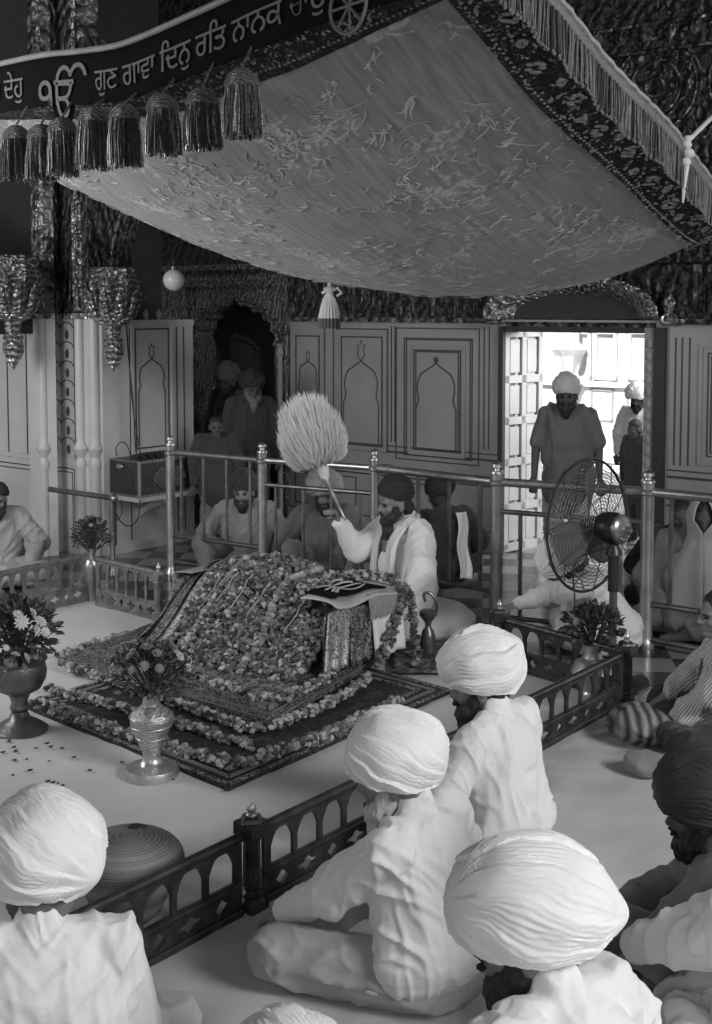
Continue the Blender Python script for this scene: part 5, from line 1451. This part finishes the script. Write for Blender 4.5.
def person(label, loc, yaw, s=1.0, z0=0.0, kind='sit', lean=.08, side=0., hyaw=0., hpitch=0.1, htilt=0., top=None, bottom=None, tur=None, beard=None, skin=None, hand_l=None, hand_r=None, hint_l=(-1, -.2, -.6), hint_r=(1, -.2, -.6),
           curl=(.5, .5), nh=((0, 0, 1), (0, 0, 1)), vox=.0075, sleeves='long', knees=None, ankles=None, face=False, seed=1, group=None, shawl=False, extra=None, wide=1.0, hairm=None, hvox=None, head=True, fold=.017):
    root = thing('person', label, 'person', (loc[0], loc[1], z0), yaw, group); root.scale = (s, s, s)
    MI = (Matrix.Translation(root.location) @ Matrix.Rotation(yaw, 4, 'Z') @ Matrix.Scale(s, 4)).inverted()
    skin = skin or skin_m; top = top or white_c; bottom = bottom or top
    pz = .12 if kind == 'sit' else (.92 if kind == 'stand' else .12)
    Rl = Matrix.Rotation(-lean, 3, 'X') @ Matrix.Rotation(side, 3, 'Y')
    S = lambda x, y, h: V((0, 0, pz)) + Rl @ V((x, y, h))
    sh = {-1: S(-.185, -.01, .42), 1: S(.185, -.01, .42)}; nb = S(0, .0, .455); hc = S(0, .055, .575)
    Mh = Matrix.Translation(hc) @ Matrix.Rotation(hyaw, 4, 'Z') @ Matrix.Rotation(-hpitch, 4, 'X') @ Matrix.Rotation(htilt, 4, 'Y')
    W = lambda t, dflt: V(dflt) if t is None else (MI @ V(t[1:]) if t[0] == 'w' else V(t))
    if kind == 'sit':
        hl, hr = W(hand_l, (-.24, .30, .20)), W(hand_r, (.24, .30, .20))
        kn = knees or [(-.34, .30, .13), (.34, .30, .13)]; an = ankles or [(.10, .40, .07), (-.12, .34, .07)]
        hp = [V((-.10, .02, .12)), V((.10, .02, .12))]
    else:
        hl, hr = W(hand_l, (-.27, .05, .78)), W(hand_r, (.27, .05, .78)); kn = knees or [(-.10, .03, .48), (.10, .03, .48)]; an = ankles or [(-.11, -.02, .07), (.11, -.02, .07)]
        hp = [V((-.09, 0, .90)), V((.09, 0, .90))]
    kn = [V(k) for k in kn]; an = [V(a) for a in an]
    el_l, hl = ik(sh[-1], hl, .28, .26, hint_l); el_r, hr = ik(sh[1], hr, .28, .26, hint_r)
    # body: one continuous surface
    mb = MB()
    mb.ell(S(0, 0, .06), (.155, .115, .11), 18); mb.ell(S(0, .01, .20), (.135, .105, .13), 18); mb.ell(S(0, .0, .34), (.16, .11, .14), 18)
    mb.cap(sh[-1], sh[1], .055, .055, 12); mb.cap(nb - V((0, 0, .06)), hc + V((0, -.02, -.04)), .060, .052, 14)
    for sg, e, h, c_, nn, sd in ((-1, el_l, hl, curl[0], nh[0], 1), (1, el_r, hr, curl[1], nh[1], -1)):
        mb.cap(sh[sg], e, .050, .040, 12); mb.cap(e, h, .040, .026, 12)
        dd = (h - e).normalized(); hand(mb, h, dd, V(nn) if abs(V(nn).normalized().dot(dd)) < .95 else V((0, 1, 0)), c_, 1.0, -sd if sg < 0 else -sd)
    for i in (0, 1):
        mb.cap(hp[i], kn[i], .085, .058, 12); mb.cap(kn[i], an[i], .052, .036, 12)
        if kind == 'sit': fd = V(((-1 if i else 1) * .6 * (-1), .8, -.1)) if ankles else V(((1 if i == 0 else -1), .25, -.05)); fd = fd.normalized() * .17
        else: fd = V((0, .18, -.03))
        mb.cap(an[i] - fd * .25 - V((0, 0, .02)), an[i] + fd * .75 - V((0, 0, .025)), .033, .026, 10)
    if head: head_shape(mb, Mh)
    body = link('body', remesh(mb, hvox or (.0075 if vox < .012 else .011), 3), skin, root)
    # upper garment
    mb = MB()
    bw = wide
    mb.ell(S(0, -.01, .33), (.195 * bw, .140, .17), 22); mb.ell(S(0, .01, .19), (.195 * bw, .155, .17), 22); mb.ell(S(0, .0, .06), (.23 * bw, .18, .13), 22)
    for sx in (-1, 1): mb.cap(S(sx * .07 * bw, -.01, .34), S(sx * .085 * bw, .0, .05), .128, .150, 16)
    mb.cap(S(-.17 * bw, -.01, .415), S(.17 * bw, -.01, .415), .074, .074, 14); mb.cap(S(-.12, -.015, .44), S(.12, -.015, .44), .066, .066, 14); mb.cap(S(0, -.02, .42), S(0, -.012, .495), .088, .066, 16)
    for sg, e, h in ((-1, el_l, hl), (1, el_r, hr)):
        if sleeves == 'long':
            mb.cap(sh[sg], e, .082, .082, 14); mb.cap(e, h.lerp(e, .10), .080, .054, 14)
        elif sleeves == 'half':
            mb.cap(sh[sg], sh[sg].lerp(e, .88), .066, .070, 14)
    if kind == 'sit':
        mb.ell((0, .13, .12), (.26, .20, .085), 20)
    elif kind == 'stand':
        mb.cap(V((0, 0, .92)), V((0, 0, .70)), .19, .21, 18); mb.ell((0, 0, .80), (.22, .16, .2), 18)
    link('kurta', remesh(mb, vox, 4, folds(fold, seed)), top, root)
    # lower garment
    mb = MB(); 
    mb.ell((0, 0, .10 if kind == 'sit' else .88), (.2, .16, .11), 18)
    for i in (0, 1):
        r_ = (.115, .088, .062) if kind == 'sit' else (.115, .09, .08)
        mb.cap(hp[i], kn[i], r_[0], r_[1], 14); mb.cap(kn[i], kn[i].lerp(an[i], .9), r_[1], r_[2], 14)
    link('trousers', remesh(mb, vox, 5, cross_folds(fold * .9, seed)), bottom, root)
    # collar
    if head:
        mb = MB(); cc = S(0, -.008, .487)
        Rc = Rl.to_4x4() @ Matrix.Rotation(-.25, 4, 'X')
        mb.lathe([(.070, -.028), (.067, .0), (.063, .026), (.058, .026), (.060, -.02)], tuple(cc - V((0, 0, .02))), 32, axis=Rc); mb.build('collar', top, root)
        hm = hairm or hair_k
        # hair at the nape and over the ears
        mb = MB(); 
        for c_, r_ in (((0, -.062, -.030), (.076, .055, .062)), ((.066, -.02, .01), (.020, .042, .045)), ((-.066, -.02, .01), (.020, .042, .045)), ((0, -.022, .055), (.086, .098, .078))): mb.ell(Mh @ V(c_), r_, 16, Mh.to_3x3())
        link('hair', remesh(mb, .011, 2, lambda c, n: .006 * noise.noise(V((c.x * 60, c.y * 60, c.z * 14)))), hm, root)
        if beard:
            bm_, L, bw_ = beard; mb = MB()
            E = lambda c, r: mb.ell(Mh @ V(c), r, 16, Mh.to_3x3())
            for sx in (-1, 1): E((sx * .066, .022, -.045), (.018, .036, .045)); E((sx * .048, .056, -.078), (.026 * bw_, .032, .036)); E((sx * .020, .100, -.050), (.021, .013, .009))
            E((0, .072, -.10), (.046 * bw_, .038, .034)); E((0, .066, -.10 - L * .35), (.046 * bw_, .036, .03 + L * .35)); E((0, .06, -.10 - L * .75), (.030 * bw_, .026, .02 + L * .3))
            if face is False: E((0, -.0, -.10 - L * .1), (.05 * bw_, .055, .035))
            link('beard', remesh(mb, .0085, 2, lambda c, n: .008 * noise.noise(V((c.x * 70, c.y * 70, c.z * 12))) + .004 * noise.noise(c * 90)), bm_, root)
        if tur is not None:
            turban(root, Mh, **tur)
        if face:
            for sx in (-1, 1):
                mb = MB(); mb.ell(Mh @ V((sx * .030, .083, .002)), (.014, .010, .006), 12, Mh.to_3x3()); mb.build('eye', eye_m, root)
                mb = MB(); mb.tube([Mh @ V((sx * x, y, z)) for x, y, z in ((.012, .094, .016), (.030, .094, .022), (.048, .082, .017))], [.004, .0055, .003], 6); mb.build('eyebrow', hm, root)
    return root, Mh, S, MI

def at_head(px, py, z, dz=0.): return G(px, py, z)
# ---- the attendant waving the whisk
YG = 8.30
gp = P(408, 500, YG); 
gz = gp.z - (.695 + .02) * 1.1
hw = P(338, 520, YG + .02)
hlw = P(398, 606, YG - .42)
att, MhA, SA, MIA = person('bearded person in dark turban and white kurta seated behind the flowers, raising a fly whisk', (gp.x, YG + .05, 0), math.radians(118), 1.1, gz, lean=.06, hyaw=math.radians(-8), hpitch=.12,
    top=white_c, tur=dict(r=(.094, .108, .098), c=(0, -.018, .075), m=black_t, seed=3, amp=.006, nf=9, front=-.05, back=-.75), beard=(hair_k, .17, 1.35), hairm=hair_k,
    hand_r=('w', *hw), hand_l=('w', *hlw), hint_r=(.2, .2, -1), hint_l=(-1, -.1, -.3), curl=(.4, 1.5), nh=((0, 0, 1), (.4, -.9, .2)), face=True, vox=.009, seed=2)
# lighter tip of the beard and the stole round the neck
mb = MB(); mb.ell(MhA @ V((0, .078, -.26)), (.050, .034, .060), 14); link('beard_tip', remesh(mb, .008, 1, lambda c, n: .010 * noise.noise(V((c.x * 60, c.y * 60, c.z * 9)))), hair_g, att)
for sx in (-1, 1):
    mb = MB()
    pts = [SA(sx * .02, -.085, .50), SA(sx * .075, -.05, .49), SA(sx * .10, .06, .44), SA(sx * .095, .135, .34), SA(sx * .10, .165, .18), SA(sx * .11, .19, .02)]
    sp_ = spline(pts, 6)
    def st_(u, v, sp_=sp_, sx=sx):
        i = min(len(sp_) - 1, int(u * (len(sp_) - 1))); p = sp_[i]; return p + V((sx * (v - .5) * .085, .012 + .010 * sin(v * 16 + u * 2), .0))
    mb.grid(st_, len(sp_) - 1, 14); mb.build('stole', cloth('stole_white', .72), att, solid=.006)
# round collar under his seat: he kneels on a low cushion hidden behind the stand
cz = gz
o_ = thing('floor_cushion', 'low white cushion under the seated attendant', 'cushion', (gp.x + .02, YG + .10, 0))
mb = MB(); mb.lathe([(.0, .0), (.40, .0), (.46, cz * .3 + .02), (.46, cz * .7), (.40, cz + .01), (0, cz + .02)], n=40); mb.build('cover', cream_c, o_)
# fly whisk
hwl = hw; tip = P(322, 487, YG - .0); dirw = (tip - hw).normalized()
wk = thing('fly_whisk', 'big pale fly whisk of long hair on a metal handle, raised in the attendant\'s hand', 'whisk', tuple(hw))
grip = hw + V((.02, 0, .06))
mb = MB(); mb.lathe([(.012, -.07), (.016, -.05), (.010, -.03), (.012, .08), (.018, .12), (.013, .15), (.020, .20), (.028, .26), (.022, .28)], tuple(grip), 18, axis=dirw.to_track_quat('Z', 'Y').to_matrix().to_4x4()); mb.build('handle', silver, wk, world=True)
base = grip + dirw * .26; ctr = P(312, 437, YG + .0)
up = (ctr - base).normalized(); a_ = up.orthogonal().normalized(); b_ = up.cross(a_)
hl_ = mat('whisk_hair', .74, .6, var=.05); mb = MB(); rnd = random.Random(17)
Rb = .262; cb = (ctr - base).length
for k in range(5200):
    th = rnd.uniform(0, 2 * PI); e = math.acos(1 - rnd.uniform(0, 1) * 1.62); R1 = Rb * (rnd.uniform(.55, 1.0) ** .5) * (1 + .12 * (e < .8))
    endp = ctr + (up * cos(e) * 1.12 + (a_ * cos(th) + b_ * sin(th)) * sin(e) * .95) * R1
    j = V((rnd.uniform(-1, 1), rnd.uniform(-1, 1), rnd.uniform(-1, 1))) * .012
    side_ = (a_ * cos(th) + b_ * sin(th))
    c1 = base + up * .10 + side_ * .02; c2 = base.lerp(endp, .55) + side_ * sin(e) * .05 + up * .03 + j
    pts = spline([base + side_ * .012, c1, c2, endp], 3)
    mb.tube(pts, [.0018] * (len(pts) - 1) + [.0005], 3, caps=False)
mb.build('hair', hl_, wk, world=True)
mb = MB(); mb.lathe([(.018, 0), (.03, .03), (.045, .10), (.03, .14)], tuple(base - dirw * .03), 20, axis=up.to_track_quat('Z', 'Y').to_matrix().to_4x4()); mb.build('hair_base', hl_, wk, world=True)

# ---- foreground rows
def seat(px, py, s=1., zc=.785):
    g = G(px, py, zc * s); return (g.x, g.y, 0)
def offs(p, yaw, dx, dy): return (p[0] + dx * cos(yaw) - dy * sin(yaw), p[1] + dx * sin(yaw) + dy * cos(yaw), 0)
def fg(label, px, py, yaw, **k):
    y = math.radians(yaw); s = k.get('s', 1.0); p = seat(px, py, s, k.pop('zc', .785)); lean = k.get('lean', .08)
    p = offs(p, y, 0, -(.575 * sin(lean) + .05) * s); return person(label, p, y, **k)
fg('person in white turban and white kurta seated at the lower left corner, seen from behind', 40, 843, 12, s=1.04, tur=dict(seed=1, amp=.009, nf=12, r=(.146, .170, .142), ax=(-.5, .8, .25), knot=.03), hairm=hair_g, top=white_c, seed=4, hyaw=.35, hpitch=.05, wide=1.15, beard=(hair_g, .06, 1.0), hint_r=(.4, -.3, -1), hand_r=(.14, .32, .2), hand_l=(-.14, .32, .2))
fg('person with white beard and white turban seated cross-legged beside the bronze railing post, looking left', 395, 748, 56, s=1.03, tur=dict(seed=2, amp=.008, nf=17, r=(.142, .162, .142), ax=(-.1, .9, .45), knot=.01), beard=(hair_w, .17, 1.3), hairm=hair_g, top=white_c, bottom=cloth('cream_trousers', .36), seed=5, hyaw=.45, hpitch=.10, lean=.16,
   hand_l=('w', *P(284, 912, 4.0)), hint_l=(-.4, -.6, -.9), knees=[(-.26, .42, .14), (.36, .30, .13)], wide=1.08)
fg('dark-bearded person in bright white turban and kurta seated farthest up the railing, looking left', 481, 663, 56, s=1.03, tur=dict(seed=6, amp=.016, nf=8, r=(.142, .158, .146), ax=(-.1, .75, -.45), knot=.03, twist=1.1), beard=(hair_k, .13, 1.3), hairm=hair_k, top=white_c, seed=6, hyaw=.5, hpitch=.10, wide=1.18, lean=.12)
P4, Mh4, S4, _ = fg('dark-bearded person in a large smooth white turban and white shawl at bottom centre', 528, 897, 40, s=1.08, zc=.785, tur=dict(seed=9, amp=.006, nf=11, r=(.150, .182, .145), ax=(-.25, .9, .28), knot=.04), beard=(hair_k, .09, 1.2), hairm=hair_k, top=white_c, seed=7, hyaw=.7, hpitch=.12, lean=.14, wide=1.1)
def shawl(root, S, m, seed, w=.27, name='shawl', z1=.47, z0=.0, tight=1.0):
    mb = MB()
    def fn(u, v):
        th = -2.5 + 5.0 * u; k = v
        rx = (.085 + (w - .085) * (min(1, k * 1.6) ** .55)); ry = (.085 + (.19 - .085) * (min(1, k * 1.6) ** .6))
        f = .014 * sin(th * 9 + k * 7 + 2 * noise.noise(V((u * 3, v * 3, seed)))) * min(1, k * 2)
        p = S(-sin(th) * (rx + f), -cos(th) * (ry + f) - .005, z1 - (z1 - z0) * k ** 1.5 - .02)
        return p
    mb.grid(fn, 90, 34); return mb.build(name, m, root, solid=.008)
shawl(P4, S4, white_c, 3)
fg('person in white turban at the bottom edge, only the crown of the turban showing', 281, 1096, 20, s=1.0, tur=dict(seed=12), hairm=hair_k, beard=(hair_k, .08, 1.), top=white_c, seed=8)
fg('person in dark turban and grey clothes seated low at the right edge', 703, 787, 62, s=.93, tur=dict(seed=13, amp=.010, nf=10, m=mat('turban_navy', .035, .8, bump=.3, bscale=40), r=(.150, .162, .148)), beard=(hair_k, .05, 1.), hairm=hair_k, skin=skin_d, top=grey_c, bottom=cloth('worn_cotton', .34), seed=9, hyaw=.3, lean=.12, knees=[(-.20, .40, .36), (.34, .28, .13)], ankles=[(-.16, .56, .07), (.0, .45, .07)], hand_l=(-.22, .42, .30), hand_r=(.0, .40, .30))
# white-shirted worshipper whose head is outside the picture
w_ = P(604, 948, 3.42)
person('person in white shirt at the lower right, leaning left with one arm stretched forward', (1.33, 3.18, 0), math.radians(66), s=1.15, z0=.14, top=white_c, bottom=cream_c, tur=dict(seed=14), beard=(hair_k, .06, 1.), seed=10, lean=.12, fold=.028, hand_l=('w', *w_), hint_l=(-.6, -.5, -.4), skin=skin_d)
# person at the right edge in a striped scarf
w2 = P(672, 722, 6.1)
sc, Mhs, Ss, _ = person('dark-haired person in a striped white scarf at the right edge beyond the dark turban', (1.93, 6.05, 0), math.radians(88), s=1.0, z0=.02, top=stripes('scarf_stripes', .30, .72, 26, 'DIAGONAL', 'Object', dist=1.), bottom=dark_c, tur=None, hairm=hair_k, seed=11, hyaw=.2, hand_l=('w', *w2), face=True, skin=skin_m)
shawl(sc, Ss, stripes('scarf_stripes', .30, .72, 26), 5, w=.24)
sbg = G(640, 745); 
mb = MB(); 
for c_, r_ in (((0, 0, .10), (.13, .17, .10)), ((.10, -.05, .09), (.12, .14, .09)), ((-.06, .07, .08), (.10, .12, .08))): mb.ell((sbg.x + c_[0], sbg.y + c_[1], c_[2] + .012), r_, 18)
o = link('striped_bundle', remesh(mb, .010, 4, cross_folds(.012, 3)), stripes('bundle_stripes', .05, .34, 5.5, 'X', 'Object', dist=3.), None); tag(o, 'striped cloth bundle on the sheet beside the corner of the railing', 'bundle')
g_ = G(650, 778); mb = MB(); mb.ell((g_.x, g_.y, .07), (.13, .10, .06), 16); mb.ell((g_.x + .12, g_.y - .02, .07), (.12, .09, .06), 16)
o = link('folded_cloth', remesh(mb, .010, 4, cross_folds(.012, 8)), grey_c, None); tag(o, 'grey folded cloth on the sheet in front of the dark turban', 'cloth')

# ---- people beyond the railings
far = dict(vox=.013)
g = P(8, 495, 9.9)
person('dark-haired bearded person in light shirt sitting behind the far left railing', (g.x - .12, 9.95, 0), math.radians(200), top=cloth('tan_shirt', .30), tur=dict(seed=15, m=black_t, r=(.10, .115, .09), c=(0, -.01, .06), amp=.006, front=.15), beard=(hair_k, .05, 1.1), seed=12, z0=max(0, P(8, 495, 9.9).z - .74), face=True, **far)
def back(label, px, py, Y, yaw, zc=.72, **k):
    q = P(px, py, Y); kk = dict(far); kk.update(k); return person(label, (q.x, Y, 0), math.radians(yaw), z0=max(0, q.z - zc), **kk)
back('person in dark headcloth and pale shawl sitting behind the railing, left of the whisk', 247, 493, 10.35, 170, top=cloth('shawl_a', .24), bottom=dim_c, tur=dict(seed=16, m=dark_c, r=(.115, .13, .12)), beard=(hair_k, .05, 1.), seed=13, face=True, knees=[(-.25, .40, .38), (.28, .38, .3)], ankles=[(-.2, .5, .07), (.2, .5, .07)])
back('person in light turban and grey shirt sitting behind the railing below the whisk', 324, 490, 10.0, 185, top=dim_c, tur=dict(seed=17, m=grey_t), beard=(hair_k, .06, 1.), seed=14, knees=[(-.25, .40, .38), (.28, .38, .3)], ankles=[(-.2, .5, .07), (.2, .5, .07)])
b3 = back('dark-haired person with pale scarf down the back, sitting behind the railing beside the attendant', 443, 495, 9.35, 15, top=dark_c, hairm=hair_k, tur=dict(seed=18, m=black_t, r=(.11, .12, .11)), seed=15)
r3, _, S3, _ = b3; mb = MB(); mb.grid(lambda u, v: S3(.06 + .09 * u + .012 * sin(v * 9), -.165 - .02 * sin(u * 5 + v * 3) - .05 * v, .47 - .50 * v), 10, 30); mb.build('scarf', white_c, r3, solid=.006)
back('person in tall grey turban standing in the shade of the arched niche', 233, 395, 12.5, 150, zc=1.42, kind='stand', top=dark_c, tur=dict(seed=19, m=mat('turban_dim', .07, .85), r=(.13, .14, .14)), beard=(hair_k, .05, 1.), skin=skin_d, seed=16, face=True)
back('person with dark turban and white beard standing in front of the niche', 250, 410, 11.9, 200, zc=1.42, kind='stand', top=dark_c, tur=dict(seed=20, m=black_t, r=(.12, .13, .12)), beard=(hair_g, .10, 1.), skin=skin_d, seed=17, s=.98, face=True)
back('small child in dark clothes standing at the left side of the niche', 216, 444, 11.2, 190, zc=1.42 * .78, kind='stand', s=.78, top=dark_c, bottom=dim_c, skin=skin_d, seed=18, face=True)
vw, MhV, SV, _ = back('person in pale veil sitting behind the railing at the right edge', 703, 537, 8.45, 165, s=1.15, top=dim_c, hairm=hair_k, skin=skin_d, seed=19)
def veil(root, Mh, S, m):
    mb = MB()
    def fn(u, v):
        o_ = .60 if v < .35 else max(.0, .60 * (1 - (v - .35) / .65 * 7)); th = -PI + o_ + (2 * PI - 2 * o_) * u
        if v < .35:
            k = v / .35; ph = PI / 2 * (1 - k); r = 1.0
            return Mh @ V((-sin(th) * .098 * cos(ph) , -cos(th) * .118 * cos(ph) + .01, .02 + .115 * sin(ph)))
        k = (v - .35) / .65; a = Mh @ V((-sin(th) * .098, -cos(th) * .118 + .01, .02)); b = S(-sin(th) * .34, -cos(th) * .28 + .05, -.02)
        m1 = Mh @ V((-sin(th) * .085, -cos(th) * .10, -.11))
        f = .018 * sin(th * 8 + k * 3) * k
        p = (a.lerp(m1, min(1, k * 4)) if k < .25 else m1.lerp(b, ((k - .25) / .75) ** .8)); p = p + V((-sin(th), -cos(th), 0)) * f
        if k > .25: p.z += .06 * sin(PI * (k - .25) / .75)
        return p
    mb.grid(fn, 64, 48); mb.build('veil', m, root, solid=.006)
veil(vw, MhV, SV, cloth('veil_grey', .40))
vw2, Mv2, Sv2, _ = back('dark-headed person sitting close behind the veiled one at the right', 680, 522, 9.15, 170, top=dark_c, bottom=dark_c, skin=skin_d, seed=20, hairm=hair_k)
# standing in the doorway, dark against the light
q = G(570, 583); q.y = 10.2; q.x = P(568, 400, 10.2).x
zs_ = (P(568, 357, 10.2).z) / 1.80
person('person in white turban and short-sleeved shirt standing in the bright doorway', (q.x, q.y, 0), math.radians(165), s=zs_ * 1.0, kind='stand', sleeves='half', top=cloth('shirt_grey', .12), bottom=cloth('trousers_pale', .4), tur=dict(seed=21, r=(.105, .125, .115), m=cloth('turban_tan', .5), c=(0, -.01, .07), peak=.03), beard=(hair_k, .06, 1.), skin=skin_d, seed=21, face=True, vox=.011,
       curl=(.6, .7), wide=.92)
# outside, right
q = P(640, 413, 12.9); person('person in white turban and dark clothes standing outside at the right of the doorway', (q.x, 12.9, 0), math.radians(150), s=.86, kind='stand', top=white_c, tur=dict(seed=22), beard=(hair_k, .05, 1.), skin=skin_d, seed=22, vox=.013)
q = P(641, 455, 11.5); person('dark-clothed person in shadow just outside the right side of the doorway', (q.x, 11.55, 0), math.radians(120), s=.74, kind='stand', top=dark_c, bottom=dark_c, skin=skin_d, seed=23, vox=.013, hairm=hair_k)
# bowing worshipper behind the fan
hb = G(556, 632); w3 = P(470, 614, 7.80)
bw_, Mb, Sb, _ = person('person in white bowing behind the fan with one arm reaching along the floor', (1.74, 7.95, 0), math.radians(97), s=.98, lean=.60, top=cream_c, bottom=cream_c, tur=dict(seed=24), skin=skin_m, seed=24, hpitch=.7, hand_l=('w', *w3), hint_l=(-.2, -.2, .8), vox=.011, beard=(hair_k, .05, 1.))
# ================================================================ light
w = bpy.data.worlds.new('world'); scene.world = w; w.use_nodes = True
bg = w.node_tree.nodes['Background']; bg.inputs[0].default_value = (1, 1, 1, 1); bg.inputs[1].default_value = .24
def area(name, loc, target, sx, sy, e):
    l = bpy.data.lights.new(name, 'AREA'); l.shape = 'RECTANGLE'; l.size = sx; l.size_y = sy; l.energy = e
    o = bpy.data.objects.new(name, l); COL.objects.link(o); o.location = loc; o.rotation_euler = (V(target) - V(loc)).to_track_quat('-Z', 'Y').to_euler(); return o
area('daylight_right', (6.2, -.6, 5.2), (-.3, 5.0, .4), 2.6, 2.6, 620)
area('daylight_left', (-4.6, 6.2, 2.6), (-2.0, 11.0, 1.4), 1.8, 2.4, 130)
q = W3 @ V((3.2, -2.6, 3.2)); area('door_leaf_fill', tuple(q), tuple(W3 @ V((.3, -.3, 1.0))), 2.5, 2.5, 260)  # extra area lamp, added to brighten the open door leaf
area('daylight_behind', (-1.0, -2.5, 3.5), (0, 6, 1.0), 4, 2.5, 60)
s = bpy.data.lights.new('sun', 'SUN'); s.energy = 7.5; s.angle = .01
so_ = bpy.data.objects.new('sun', s); COL.objects.link(so_); so_.rotation_euler = (math.radians(42), 0, math.radians(-36))
scene.view_settings.exposure = 0.0
